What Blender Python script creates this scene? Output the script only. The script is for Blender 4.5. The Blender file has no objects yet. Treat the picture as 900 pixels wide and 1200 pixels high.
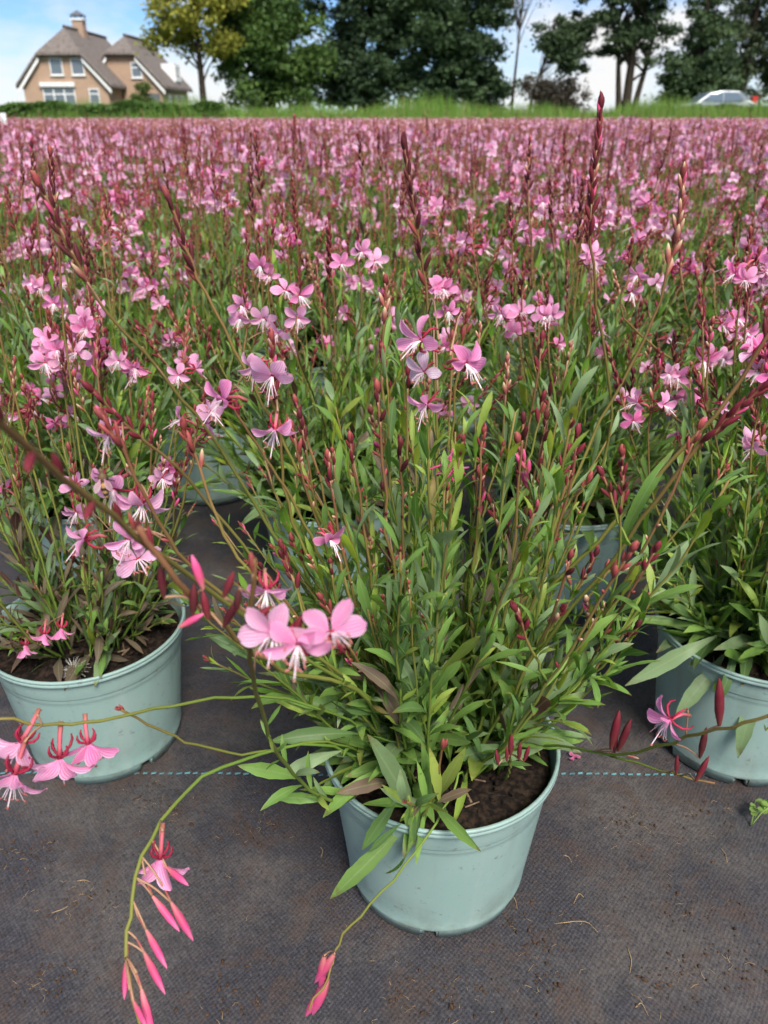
import bpy, bmesh, math, random
import numpy as np
from mathutils import Matrix, Vector
R = math.radians
sc = bpy.context.scene
COL = sc.collection
rng = np.random.default_rng(7)

# ------------------------------------------------------------------ camera, sky, sun, exposure
CAM_H, PITCH, FPX = 0.69, R(26.8), 924.0
cam_d = bpy.data.cameras.new('camera')
cam = bpy.data.objects.new('camera', cam_d); COL.objects.link(cam)
cam.location = (0, 0, CAM_H); cam.rotation_euler = (R(90) - PITCH, 0, 0)
cam_d.sensor_fit = 'VERTICAL'; cam_d.sensor_height = 36; cam_d.lens = 36 * FPX / 1200
cam_d.clip_start = 0.02; cam_d.clip_end = 3000
cam_d.dof.use_dof = True; cam_d.dof.focus_distance = 0.60; cam_d.dof.aperture_fstop = 11.0
sc.camera = cam

SUN_EL, SUN_AZ = R(50), R(160)          # azimuth clockwise from +Y (straight ahead)
world = bpy.data.worlds.new('World'); sc.world = world; world.use_nodes = True
wn, wl = world.node_tree.nodes, world.node_tree.links
wn.clear()
w_out = wn.new('ShaderNodeOutputWorld'); w_bg = wn.new('ShaderNodeBackground'); w_bg.inputs[1].default_value = 0.071
sky = wn.new('ShaderNodeTexSky'); sky.sky_type = 'NISHITA'; sky.sun_disc = False
sky.sun_elevation = SUN_EL; sky.sun_rotation = SUN_AZ
sky.air_density = 1.0; sky.dust_density = 0.0; sky.ozone_density = 4.0
w_tc = wn.new('ShaderNodeTexCoord'); w_mp = wn.new('ShaderNodeMapping'); w_mp.inputs['Scale'].default_value = (1.0, 1.0, 2.6)
w_mp.inputs['Location'].default_value = (0.35, 0.2, 0.1)
w_nz = wn.new('ShaderNodeTexNoise'); w_nz.inputs['Scale'].default_value = 4.2; w_nz.inputs['Detail'].default_value = 7; w_nz.inputs['Roughness'].default_value = 0.55
w_rp = wn.new('ShaderNodeValToRGB'); w_rp.color_ramp.elements[0].position = 0.43; w_rp.color_ramp.elements[1].position = 0.63
w_mx = wn.new('ShaderNodeMix'); w_mx.data_type = 'RGBA'; w_mx.inputs[7].default_value = (6.9, 6.9, 6.9, 1)
wl.new(w_tc.outputs['Generated'], w_mp.inputs[0]); wl.new(w_mp.outputs[0], w_nz.inputs['Vector']); wl.new(w_nz.outputs[0], w_rp.inputs[0])
wl.new(w_rp.outputs[0], w_mx.inputs[0]); w_tn = wn.new('ShaderNodeMix'); w_tn.data_type = 'RGBA'; w_tn.blend_type = 'MULTIPLY'; w_tn.inputs[0].default_value = 1.0; w_tn.inputs[7].default_value = (0.58, 0.74, 1.02, 1)
wl.new(sky.outputs[0], w_tn.inputs[6]); wl.new(w_tn.outputs[2], w_mx.inputs[6]); wl.new(w_mx.outputs[2], w_bg.inputs[0]); wl.new(w_bg.outputs[0], w_out.inputs[0])

sun_d = bpy.data.lights.new('sun', 'SUN'); sun_d.energy = 3.5; sun_d.angle = R(22); sun_d.color = (1.0, 0.96, 0.9)
sun = bpy.data.objects.new('sun', sun_d); COL.objects.link(sun); sun.location = (0, 0, 30)
sdir = Vector((math.sin(SUN_AZ) * math.cos(SUN_EL), math.cos(SUN_AZ) * math.cos(SUN_EL), math.sin(SUN_EL)))
sun.rotation_euler = sdir.to_track_quat('Z', 'Y').to_euler()
sc.view_settings.view_transform = 'Standard'; sc.view_settings.look = 'None'
sc.view_settings.exposure = 1.0; sc.view_settings.gamma = 1.0
sc.render.engine = 'CYCLES'
sc.cycles.use_denoising = True; sc.cycles.use_adaptive_sampling = True; sc.cycles.adaptive_threshold = 0.03; sc.cycles.adaptive_min_samples = 16
sc.cycles.max_bounces = 6; sc.cycles.diffuse_bounces = 4; sc.cycles.glossy_bounces = 2; sc.cycles.transmission_bounces = 2

def at(px, py, Y):
    """world point seen at photograph pixel (px, py) that lies Y metres ahead of the camera"""
    u, v = (px - 450) / FPX, (600 - py) / FPX
    dy, dz = math.cos(PITCH) + v * math.sin(PITCH), -math.sin(PITCH) + v * math.cos(PITCH)
    t = Y / dy
    return np.array((t * u, Y, CAM_H + t * dz))

# ------------------------------------------------------------------ materials
def new_mat(name):
    m = bpy.data.materials.new(name); m.use_nodes = True
    nt = m.node_tree; nt.nodes.clear()
    out = nt.nodes.new('ShaderNodeOutputMaterial')
    return m, nt.nodes, nt.links, out
def N(nodes, t, **kw):
    n = nodes.new(t)
    for k, v in kw.items():
        if k in n.inputs: n.inputs[k].default_value = v
        else: setattr(n, k, v)
    return n
def mixc(nodes, links, fac, a, b, mode='MIX'):
    m = nodes.new('ShaderNodeMix'); m.data_type = 'RGBA'; m.blend_type = mode
    for i, x in ((0, fac), (6, a), (7, b)):
        if hasattr(x, 'is_linked') or hasattr(x, 'links'): links.new(x, m.inputs[i])
        elif i == 0: m.inputs[0].default_value = x
        else: m.inputs[i].default_value = (*x, 1) if len(x) == 3 else x
    return m.outputs[2]
def math_n(nodes, links, op, a, b=None, clamp=False):
    m = nodes.new('ShaderNodeMath'); m.operation = op; m.use_clamp = clamp
    for i, x in ((0, a), (1, b)):
        if x is None: continue
        if hasattr(x, 'links'): links.new(x, m.inputs[i])
        else: m.inputs[i].default_value = x
    return m.outputs[0]
def ramp(nodes, links, src, p0, p1, c0=(0, 0, 0), c1=(1, 1, 1)):
    r = nodes.new('ShaderNodeValToRGB'); e = r.color_ramp.elements
    e[0].position, e[1].position = p0, p1; e[0].color, e[1].color = (*c0, 1), (*c1, 1)
    links.new(src, r.inputs[0]); return r.outputs[0]

def tissue_mat(name, rough, transl, kind, spec=0.35):
    """plant tissue: colour from the 'col' attribute, position on the blade from 'uvp'"""
    m, n, l, out = new_mat(name)
    at_c = N(n, 'ShaderNodeAttribute', attribute_name='col')
    at_u = N(n, 'ShaderNodeAttribute', attribute_name='uvp')
    sep = n.new('ShaderNodeSeparateXYZ'); l.new(at_u.outputs['Vector'], sep.inputs[0])
    oi = n.new('ShaderNodeObjectInfo')
    rnd = N(n, 'ShaderNodeMapRange', **{'To Min': 0.78, 'To Max': 1.22}); l.new(oi.outputs['Random'], rnd.inputs[0])
    base = at_c.outputs['Color']
    hsv = n.new('ShaderNodeHueSaturation'); l.new(base, hsv.inputs['Color']); l.new(rnd.outputs[0], hsv.inputs['Value'])
    base = hsv.outputs[0]
    nz = N(n, 'ShaderNodeTexNoise', Scale=160.0, Detail=3.0)
    tc = n.new('ShaderNodeTexCoord')
    geo = n.new('ShaderNodeNewGeometry'); l.new(geo.outputs['Position'], nz.inputs['Vector'])
    bump = N(n, 'ShaderNodeBump', Strength=0.25, Distance=0.001)
    if kind == 'leaf':
        au = math_n(n, l, 'ABSOLUTE', sep.outputs[0])
        rib = ramp(n, l, au, 0.04, 0.16, (1, 1, 1), (0, 0, 0))
        base = mixc(n, l, math_n(n, l, 'MULTIPLY', rib, 0.55), base, mixc(n, l, 0.5, base, (0.34, 0.40, 0.20)))
        blot = ramp(n, l, nz.outputs[0], 0.56, 0.74)
        base = mixc(n, l, math_n(n, l, 'MULTIPLY', blot, 0.22), base, (0.10, 0.05, 0.03))
        base = mixc(n, l, geo.outputs['Backfacing'], base, mixc(n, l, 0.22, base, (0.22, 0.30, 0.16)))
        tipb = math_n(n, l, 'MULTIPLY', ramp(n, l, sep.outputs[1], 0.84, 0.98), ramp(n, l, nz.outputs[0], 0.42, 0.56))
        base = mixc(n, l, math_n(n, l, 'MULTIPLY', tipb, 0.7), base, (0.17, 0.085, 0.03))
        vein = N(n, 'ShaderNodeTexWave', Scale=14.0, Distortion=1.0); 
        cmb = n.new('ShaderNodeCombineXYZ'); l.new(math_n(n, l, 'SUBTRACT', sep.outputs[1], math_n(n, l, 'MULTIPLY', au, 0.14)), cmb.inputs[0])
        l.new(cmb.outputs[0], vein.inputs['Vector']); l.new(vein.outputs['Fac'], bump.inputs['Height'])
        bump.inputs['Strength'].default_value = 0.10
    elif kind == 'petal':
        # paler margin, deeper throat and fine veins running out from the claw
        edge = ramp(n, l, sep.outputs[1], 0.05, 0.55, (1, 1, 1), (0, 0, 0))
        base = mixc(n, l, math_n(n, l, 'MULTIPLY', edge, 0.6), base, mixc(n, l, 0.5, base, (0.80, 0.10, 0.38)))
        aup = math_n(n, l, 'ABSOLUTE', sep.outputs[0])
        base = mixc(n, l, math_n(n, l, 'MULTIPLY', ramp(n, l, aup, 0.4, 1.0), 0.5), base, mixc(n, l, 0.7, base, (0.90, 0.80, 0.86)))
        wv = N(n, 'ShaderNodeTexWave', Scale=1.0, Distortion=1.2, Detail=2.0); wv.inputs['Detail Scale'].default_value = 1.5
        cmb = n.new('ShaderNodeCombineXYZ'); l.new(sep.outputs[0], cmb.inputs[0]); l.new(math_n(n, l, 'MULTIPLY', sep.outputs[1], 0.25), cmb.inputs[1])
        l.new(cmb.outputs[0], wv.inputs['Vector'])
        vv = ramp(n, l, wv.outputs['Fac'], 0.55, 0.92)
        base = mixc(n, l, math_n(n, l, 'MULTIPLY', vv, 0.62), base, (0.78, 0.10, 0.38))
        l.new(wv.outputs['Fac'], bump.inputs['Height'])
    else:
        spk = ramp(n, l, nz.outputs[0], 0.35, 0.75)
        base = mixc(n, l, math_n(n, l, 'MULTIPLY', spk, 0.12), base, mixc(n, l, 0.5, base, (0.26, 0.16, 0.08)))
        l.new(nz.outputs[0], bump.inputs['Height'])
    p = N(n, 'ShaderNodeBsdfPrincipled', Roughness=rough); p.inputs['Specular IOR Level'].default_value = spec
    l.new(base, p.inputs['Base Color']); l.new(bump.outputs[0], p.inputs['Normal'])
    if transl > 0:
        tr = n.new('ShaderNodeBsdfTranslucent'); l.new(mixc(n, l, 1.0, base, (1.15, 1.15, 0.8) if kind == 'leaf' else (1.1, 1.0, 1.05), 'MULTIPLY'), tr.inputs[0])
        ms = n.new('ShaderNodeMixShader'); ms.inputs[0].default_value = transl
        l.new(p.outputs[0], ms.inputs[1]); l.new(tr.outputs[0], ms.inputs[2]); l.new(ms.outputs[0], out.inputs[0])
    else: l.new(p.outputs[0], out.inputs[0])
    return m
M_LEAF = tissue_mat('leaf_tissue', 0.45, 0.38, 'leaf', 0.28)
M_PETAL = tissue_mat('petal_tissue', 0.65, 0.52, 'petal', 0.12)
M_STEM = tissue_mat('stem_tissue', 0.55, 0.0, 'stem', 0.2)
M_TREE = tissue_mat('tree_foliage', 0.6, 0.25, 'stem', 0.25)

def plain_mat(name, c, rough=0.6, spec=0.4, noise=None, c2=None, bump=0.0, metal=0.0, detail=6.0, lo=0.35, hi=0.7, bscale=None):
    m, n, l, out = new_mat(name)
    p = N(n, 'ShaderNodeBsdfPrincipled', Roughness=rough, Metallic=metal); p.inputs['Specular IOR Level'].default_value = spec
    if noise:
        geo = n.new('ShaderNodeNewGeometry'); nz = N(n, 'ShaderNodeTexNoise', Scale=noise, Detail=detail)
        l.new(geo.outputs['Position'], nz.inputs['Vector'])
        l.new(mixc(n, l, ramp(n, l, nz.outputs[0], lo, hi), c, c2 or tuple(x * 0.6 for x in c)), p.inputs['Base Color'])
        if bump:
            b = N(n, 'ShaderNodeBump', Strength=bump, Distance=bscale or 0.3 / noise); l.new(nz.outputs[0], b.inputs['Height']); l.new(b.outputs[0], p.inputs['Normal'])
    else: p.inputs['Base Color'].default_value = (*c, 1)
    l.new(p.outputs[0], out.inputs[0]); return m

def pot_mat():
    m, n, l, out = new_mat('pot_plastic')
    geo = n.new('ShaderNodeNewGeometry'); tc = n.new('ShaderNodeTexCoord')
    nz = N(n, 'ShaderNodeTexNoise', Scale=14.0, Detail=8.0, Roughness=0.65); l.new(geo.outputs['Position'], nz.inputs['Vector'])
    nf = N(n, 'ShaderNodeTexNoise', Scale=260.0, Detail=3.0); l.new(geo.outputs['Position'], nf.inputs['Vector'])
    base = mixc(n, l, ramp(n, l, nz.outputs[0], 0.4, 0.75), (0.222, 0.325, 0.288), (0.250, 0.342, 0.302))
    sep = n.new('ShaderNodeSeparateXYZ'); l.new(geo.outputs['Position'], sep.inputs[0])
    low = ramp(n, l, sep.outputs[2], 0.0, 0.06, (1, 1, 1), (0, 0, 0))
    grime = math_n(n, l, 'MULTIPLY', low, ramp(n, l, nz.outputs[0], 0.45, 0.62))
    base = mixc(n, l, math_n(n, l, 'MULTIPLY', grime, 0.75), base, (0.075, 0.06, 0.042))
    sp = ramp(n, l, nf.outputs[0], 0.70, 0.76)
    base = mixc(n, l, math_n(n, l, 'MULTIPLY', sp, 0.35), base, (0.12, 0.13, 0.11))
    nm = N(n, 'ShaderNodeTexNoise', Scale=45.0, Detail=5.0); l.new(geo.outputs['Position'], nm.inputs['Vector'])
    base = mixc(n, l, math_n(n, l, 'MULTIPLY', ramp(n, l, nm.outputs[0], 0.60, 0.72), 0.25), base, (0.30, 0.36, 0.33))
    mp = N(n, 'ShaderNodeMapping'); mp.inputs['Scale'].default_value = (38, 38, 3.5); l.new(geo.outputs['Position'], mp.inputs[0])
    ns = N(n, 'ShaderNodeTexNoise', Scale=1.0, Detail=5.0); l.new(mp.outputs[0], ns.inputs['Vector'])
    base = mixc(n, l, math_n(n, l, 'MULTIPLY', ramp(n, l, ns.outputs[0], 0.54, 0.72), 0.30), base, (0.36, 0.40, 0.36))
    base = mixc(n, l, math_n(n, l, 'MULTIPLY', ramp(n, l, ns.outputs[0], 0.28, 0.42, (1, 1, 1), (0, 0, 0)), 0.22), base, (0.12, 0.14, 0.11))
    ng = N(n, 'ShaderNodeTexNoise', Scale=70.0, Detail=7.0, Roughness=0.75); l.new(geo.outputs['Position'], ng.inputs['Vector'])
    base = mixc(n, l, math_n(n, l, 'MULTIPLY', ramp(n, l, ng.outputs[0], 0.60, 0.68), 0.65), base, (0.09, 0.07, 0.05))
    p = N(n, 'ShaderNodeBsdfPrincipled'); p.inputs['Specular IOR Level'].default_value = 0.4
    l.new(base, p.inputs['Base Color']); l.new(ramp(n, l, nz.outputs[0], 0.3, 0.7, (0.36,) * 3, (0.55,) * 3), p.inputs['Roughness'])
    b = N(n, 'ShaderNodeBump', Strength=0.12, Distance=0.001); l.new(nf.outputs[0], b.inputs['Height']); l.new(b.outputs[0], p.inputs['Normal'])
    l.new(p.outputs[0], out.inputs[0]); return m
M_POT = pot_mat()
M_SOIL = plain_mat('potting_soil', (0.008, 0.006, 0.005), 0.95, 0.1, 190.0, (0.042, 0.027, 0.018), 0.9, lo=0.42, hi=0.75)

def fabric_mat():
    m, n, l, out = new_mat('woven_ground_fabric')
    geo = n.new('ShaderNodeNewGeometry'); pos = geo.outputs['Position']
    wrp = N(n, 'ShaderNodeTexNoise', Scale=9.0, Detail=2.0); l.new(pos, wrp.inputs['Vector'])
    wp = n.new('ShaderNodeVectorMath'); wp.operation = 'MULTIPLY_ADD'; l.new(wrp.outputs['Color'], wp.inputs[0]); wp.inputs[1].default_value = (0.022,) * 3; l.new(pos, wp.inputs[2])
    sep = n.new('ShaderNodeSeparateXYZ'); l.new(wp.outputs[0], sep.inputs[0])
    P = 2 * math.pi / 0.0046
    sx = math_n(n, l, 'SINE', math_n(n, l, 'MULTIPLY', sep.outputs[0], P)); sy = math_n(n, l, 'SINE', math_n(n, l, 'MULTIPLY', sep.outputs[1], P * 0.85))
    wv = math_n(n, l, 'ADD', math_n(n, l, 'MULTIPLY', math_n(n, l, 'MULTIPLY', sx, sy), 0.5), 0.5)
    fine = N(n, 'ShaderNodeTexNoise', Scale=330.0, Detail=4.0, Roughness=0.7); l.new(pos, fine.inputs['Vector'])
    big = N(n, 'ShaderNodeTexNoise', Scale=5.0, Detail=6.0, Roughness=0.65); l.new(pos, big.inputs['Vector'])
    mid = N(n, 'ShaderNodeTexNoise', Scale=19.0, Detail=8.0, Roughness=0.72, Distortion=0.6); l.new(pos, mid.inputs['Vector'])
    grn = N(n, 'ShaderNodeTexNoise', Scale=210.0, Detail=5.0, Roughness=0.8); l.new(pos, grn.inputs['Vector'])
    wvf = math_n(n, l, 'ADD', math_n(n, l, 'MULTIPLY', wv, 0.45), math_n(n, l, 'MULTIPLY', ramp(n, l, grn.outputs[0], 0.34, 0.66), 0.55))
    base = mixc(n, l, wvf, (0.006, 0.006, 0.007), (0.046, 0.042, 0.049))
    base = mixc(n, l, math_n(n, l, 'MULTIPLY', ramp(n, l, fine.outputs[0], 0.5, 0.70), 0.65), base, (0.088, 0.078, 0.080))
    base = mixc(n, l, math_n(n, l, 'MULTIPLY', math_n(n, l, 'MULTIPLY', ramp(n, l, big.outputs[0], 0.47, 0.60), ramp(n, l, grn.outputs[0], 0.3, 0.6)), 0.65), base, (0.105, 0.088, 0.074))
    dirt = math_n(n, l, 'MULTIPLY', ramp(n, l, mid.outputs[0], 0.48, 0.64), ramp(n, l, fine.outputs[0], 0.36, 0.60))
    base = mixc(n, l, math_n(n, l, 'MULTIPLY', dirt, 0.9), base, (0.062, 0.037, 0.024))
    dk = ramp(n, l, mid.outputs[0], 0.30, 0.44, (1, 1, 1), (0, 0, 0))
    base = mixc(n, l, math_n(n, l, 'MULTIPLY', dk, 0.55), base, (0.014, 0.013, 0.016))
    p = N(n, 'ShaderNodeBsdfPrincipled', Roughness=0.62); p.inputs['Specular IOR Level'].default_value = 0.45
    l.new(base, p.inputs['Base Color'])
    hgt = math_n(n, l, 'ADD', math_n(n, l, 'MULTIPLY', wv, 0.5), math_n(n, l, 'MULTIPLY', grn.outputs[0], 1.4))
    b = N(n, 'ShaderNodeBump', Strength=0.55, Distance=0.0012); l.new(hgt, b.inputs['Height']); l.new(b.outputs[0], p.inputs['Normal'])
    l.new(p.outputs[0], out.inputs[0]); return m
M_FABRIC = fabric_mat()
M_DASH = plain_mat('teal_marking_thread', (0.12, 0.30, 0.32), 0.6, 0.3, 120.0, (0.06, 0.14, 0.15))
M_GROUND = plain_mat('meadow_ground', (0.06, 0.10, 0.03), 0.95, 0.1, 0.6, (0.10, 0.11, 0.05))
M_BARK = plain_mat('bark', (0.055, 0.042, 0.032), 0.9, 0.1, 9.0, (0.025, 0.018, 0.013), 0.6)
M_WHITE = plain_mat('white_paint', (0.72, 0.72, 0.70), 0.5, 0.4, 6.0, (0.64, 0.64, 0.61))
M_GLASS = plain_mat('window_glass', (0.10, 0.13, 0.16), 0.06, 0.8)
M_THATCH = plain_mat('weathered_thatch', (0.205, 0.175, 0.155), 0.95, 0.1, 5.0, (0.11, 0.092, 0.082), 0.8, lo=0.3, hi=0.7, bscale=0.12)
M_RIDGE = plain_mat('dark_ridge_cap', (0.07, 0.06, 0.06), 0.9, 0.2, 8.0, (0.12, 0.10, 0.09))
M_LEAD = plain_mat('lead_grey', (0.12, 0.13, 0.14), 0.5, 0.4, 5.0)
def brick_mat():
    m, n, l, out = new_mat('buff_brick')
    tc = n.new('ShaderNodeTexCoord'); geo = n.new('ShaderNodeNewGeometry')
    sep = n.new('ShaderNodeSeparateXYZ'); l.new(geo.outputs['Position'], sep.inputs[0])
    cmb = n.new('ShaderNodeCombineXYZ'); l.new(math_n(n, l, 'ADD', sep.outputs[0], sep.outputs[1]), cmb.inputs[0]); l.new(sep.outputs[2], cmb.inputs[1])
    br = N(n, 'ShaderNodeTexBrick', Scale=1.0); br.inputs['Brick Width'].default_value = 0.22; br.inputs['Row Height'].default_value = 0.065; br.inputs['Mortar Size'].default_value = 0.006
    br.inputs['Color1'].default_value = (0.40, 0.255, 0.165, 1); br.inputs['Color2'].default_value = (0.34, 0.21, 0.135, 1); br.inputs['Mortar'].default_value = (0.36, 0.31, 0.25, 1)
    l.new(cmb.outputs[0], br.inputs['Vector'])
    nz = N(n, 'ShaderNodeTexNoise', Scale=1.2, Detail=6.0); l.new(geo.outputs['Position'], nz.inputs['Vector'])
    base = mixc(n, l, math_n(n, l, 'MULTIPLY', ramp(n, l, nz.outputs[0], 0.4, 0.7), 0.3), br.outputs[0], (0.28, 0.18, 0.12))
    p = N(n, 'ShaderNodeBsdfPrincipled', Roughness=0.85); l.new(base, p.inputs['Base Color'])
    b = N(n, 'ShaderNodeBump', Strength=0.4, Distance=0.01); l.new(br.outputs['Fac'], b.inputs['Height']); b.invert = True; l.new(b.outputs[0], p.inputs['Normal'])
    l.new(p.outputs[0], out.inputs[0]); return m
M_BRICK = brick_mat()

# ------------------------------------------------------------------ mesh builder
class MB:
    """collects vertices, faces, per-vertex colour and blade coordinates; build() links ONE mesh object"""
    def __init__(s): s.v, s.c, s.u, s.q, s.t, s.qm, s.tm, s.n = [], [], [], [], [], [], [], 0
    def add(s, v, q=None, t=None, col=(0.5, 0.5, 0.5), uvp=None, mat=0):
        v = np.asarray(v, float); k = len(v)
        s.v.append(v); c = np.asarray(col, float); s.c.append(np.broadcast_to(c, (k, 3)))
        s.u.append(np.zeros((k, 2)) if uvp is None else uvp)
        if q is not None and len(q): q = np.asarray(q, int) + s.n; s.q.append(q); s.qm.append(np.full(len(q), mat))
        if t is not None and len(t): t = np.asarray(t, int) + s.n; s.t.append(t); s.tm.append(np.full(len(t), mat))
        s.n += k
    def mesh(s, name, mats, smooth=True):
        me = bpy.data.meshes.new(name)
        V = np.concatenate(s.v) if s.v else np.zeros((0, 3))
        q = np.concatenate(s.q) if s.q else np.zeros((0, 4), int); t = np.concatenate(s.t) if s.t else np.zeros((0, 3), int)
        mi = np.concatenate([*(s.qm or [np.zeros(0)]), *(s.tm or [np.zeros(0)])]).astype(np.int32)
        nq, ntr = len(q), len(t)
        me.vertices.add(len(V)); me.vertices.foreach_set('co', V.astype(np.float32).ravel())
        me.loops.add(nq * 4 + ntr * 3); me.loops.foreach_set('vertex_index', np.concatenate([q.ravel(), t.ravel()]).astype(np.int32))
        me.polygons.add(nq + ntr)
        me.polygons.foreach_set('loop_start', np.concatenate([np.arange(nq) * 4, nq * 4 + np.arange(ntr) * 3]).astype(np.int32))
        me.polygons.foreach_set('material_index', mi)
        me.polygons.foreach_set('use_smooth', np.full(nq + ntr, smooth))
        me.update(calc_edges=True); me.validate()
        C = np.concatenate(s.c); ca = me.attributes.new('col', 'FLOAT_COLOR', 'POINT')
        ca.data.foreach_set('color', np.concatenate([C, np.ones((len(C), 1))], 1).astype(np.float32).ravel())
        U = np.concatenate(s.u); ua = me.attributes.new('uvp', 'FLOAT_VECTOR', 'POINT')
        ua.data.foreach_set('vector', np.concatenate([U, np.zeros((len(U), 1))], 1).astype(np.float32).ravel())
        for m in (mats if isinstance(mats, (list, tuple)) else [mats]): me.materials.append(m)
        return me
    def build(s, name, mats, parent=None, smooth=True):
        return link(name, s.mesh(name, mats, smooth), parent)
    # shapes
    def tube(s, pts, rad, sides=6, col=(0.2, 0.2, 0.1), cap=True, mat=0):
        P = np.asarray(pts, float); n = len(P); rad = np.broadcast_to(np.asarray(rad, float), (n,))
        T = np.gradient(P, axis=0); T /= np.linalg.norm(T, axis=1, keepdims=True) + 1e-12
        ref = np.array((0.31, 0.2, 0.93)) if abs(T[0] @ np.array((0.31, 0.2, 0.93))) < 0.9 else np.array((1.0, 0, 0))
        A = np.stack([T[:, 1] * ref[2] - T[:, 2] * ref[1], T[:, 2] * ref[0] - T[:, 0] * ref[2], T[:, 0] * ref[1] - T[:, 1] * ref[0]], 1); A /= np.sqrt((A * A).sum(1, keepdims=True)) + 1e-12
        B = np.stack([T[:, 1] * A[:, 2] - T[:, 2] * A[:, 1], T[:, 2] * A[:, 0] - T[:, 0] * A[:, 2], T[:, 0] * A[:, 1] - T[:, 1] * A[:, 0]], 1)
        a = np.arange(sides) * 2 * np.pi / sides
        V = P[:, None, :] + rad[:, None, None] * (np.cos(a)[None, :, None] * A[:, None, :] + np.sin(a)[None, :, None] * B[:, None, :])
        i = np.arange(n - 1)[:, None] * sides; j = np.arange(sides)[None, :]; j2 = (j + 1) % sides
        q = np.stack([i + j, i + j2, i + sides + j2, i + sides + j], -1).reshape(-1, 4)
        c = np.asarray(col, float)
        if c.ndim == 2: c = np.repeat(c, sides, 0)
        t = None
        if cap and sides >= 3:
            t = [(0, k + 1, k) for k in range(1, sides - 1)] + [((n - 1) * sides, (n - 1) * sides + k, (n - 1) * sides + k + 1) for k in range(1, sides - 1)]
        s.add(V.reshape(-1, 3), q, t, c, mat=mat)
    def box(s, lo, hi, col=(0.5,) * 3, mat=0):
        x0, y0, z0 = lo; x1, y1, z1 = hi
        s.add([(x0, y0, z0), (x1, y0, z0), (x1, y1, z0), (x0, y1, z0), (x0, y0, z1), (x1, y0, z1), (x1, y1, z1), (x0, y1, z1)],
              [(0, 3, 2, 1), (4, 5, 6, 7), (0, 1, 5, 4), (1, 2, 6, 5), (2, 3, 7, 6), (3, 0, 4, 7)], None, col, mat=mat)
    def lathe(s, prof, seg=48, a0=0.0, a1=2 * math.pi, col=(0.5,) * 3, mat=0):
        prof = np.asarray(prof, float); n = len(prof); full = abs(a1 - a0 - 2 * math.pi) < 1e-6
        a = np.linspace(a0, a1, seg, endpoint=not full); k = len(a)
        V = np.stack([prof[:, None, 0] * np.cos(a), prof[:, None, 0] * np.sin(a), np.broadcast_to(prof[:, None, 1], (n, k))], -1)
        j = np.arange(k if full else k - 1); j2 = (j + 1) % k; i = np.arange(n - 1)[:, None] * k
        q = np.stack([i + j, i + j2, i + k + j2, i + k + j], -1).reshape(-1, 4)
        s.add(V.reshape(-1, 3), q, None, col, mat=mat)
def link(name, me, parent=None, mtx=None):
    o = bpy.data.objects.new(name, me); COL.objects.link(o)
    if parent is not None: o.parent = parent
    if mtx is not None: o.matrix_basis = mtx
    return o
def tag(o, label=None, cat=None, group=None, kind=None):
    for k, v in (('label', label), ('category', cat), ('group', group), ('kind', kind)):
        if v: o[k] = v
    return o
def empty(name, loc, rz=0.0):
    o = bpy.data.objects.new(name, None); COL.objects.link(o); o.location = loc; o.rotation_euler = (0, 0, rz)
    o.empty_display_size = 0.05; return o
def nrm(v):
    x, y, z = float(v[0]), float(v[1]), float(v[2]); k = 1.0 / (math.sqrt(x * x + y * y + z * z) + 1e-12); return np.array((x * k, y * k, z * k))
def cross3(a, b): return (a[1] * b[2] - a[2] * b[1], a[2] * b[0] - a[0] * b[2], a[0] * b[1] - a[1] * b[0])
def basis(d, up):
    """3x3 with columns x = d, z close to up"""
    x = [float(q) for q in d]; k = 1.0 / (math.sqrt(x[0] ** 2 + x[1] ** 2 + x[2] ** 2) + 1e-12); x = [q * k for q in x]
    y = cross3([float(q) for q in up], x); k = math.sqrt(y[0] ** 2 + y[1] ** 2 + y[2] ** 2)
    if k < 1e-6: y = cross3((0.3, 0.9, 0.1), x); k = math.sqrt(y[0] ** 2 + y[1] ** 2 + y[2] ** 2)
    y = [q / k for q in y]; z = cross3(x, y)
    return np.array(((x[0], y[0], z[0]), (x[1], y[1], z[1]), (x[2], y[2], z[2])))
def mtx(B, o, s=(1, 1, 1)):
    m = Matrix.Identity(4)
    for i in range(3):
        for j in range(3): m[i][j] = B[i, j] * s[j]
        m[i][3] = o[i]
    return m
def smooth_path(pts, n):
    P = np.asarray(pts, float); P = np.concatenate([[2 * P[0] - P[1]], P, [2 * P[-1] - P[-2]]])
    seg = len(P) - 3; out = []
    for t in np.linspace(0, seg - 1e-6, n):
        i = int(t); u = t - i; a, b, c, d = P[i:i + 4]
        out.append(0.5 * (2 * b + (c - a) * u + (2 * a - 5 * b + 4 * c - d) * u * u + (3 * b - a - 3 * c + d) * u ** 3))
    return np.array(out)

# ------------------------------------------------------------------ setting: ground, fabric, bank
def fab_z(x, y):
    f = np.clip(1.6 - np.abs(y - 0.6), 0, 1)
    return f * (0.0016 * np.sin(x * 9 + 1.3 * np.sin(y * 7)) + 0.0014 * np.sin(y * 13 + x * 4) + 0.0008 * np.sin(x * 31 - y * 17)) - 0.0028 * f
def grid_sheet(name, xs, ys, zf, mat, z0=0.0):
    X, Y = np.meshgrid(xs, ys); Z = zf(X, Y) + z0; k = len(xs)
    i = np.arange(len(ys) - 1)[:, None] * k; j = np.arange(k - 1)
    q = np.stack([i + j, i + j + 1, i + k + j + 1, i + k + j], -1).reshape(-1, 4)
    m = MB(); m.add(np.stack([X, Y, Z], -1).reshape(-1, 3), q)
    return m.build(name, mat)
flat = lambda x, y: x * 0
FIELD_END = 33.0
xs = np.concatenate([[-60, -20, -6], np.linspace(-1.6, 1.6, 90), [6, 20, 60]]); ys = np.concatenate([[-4, -1.2], np.linspace(-0.6, 2.0, 90), [6, 15, FIELD_END]])
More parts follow.
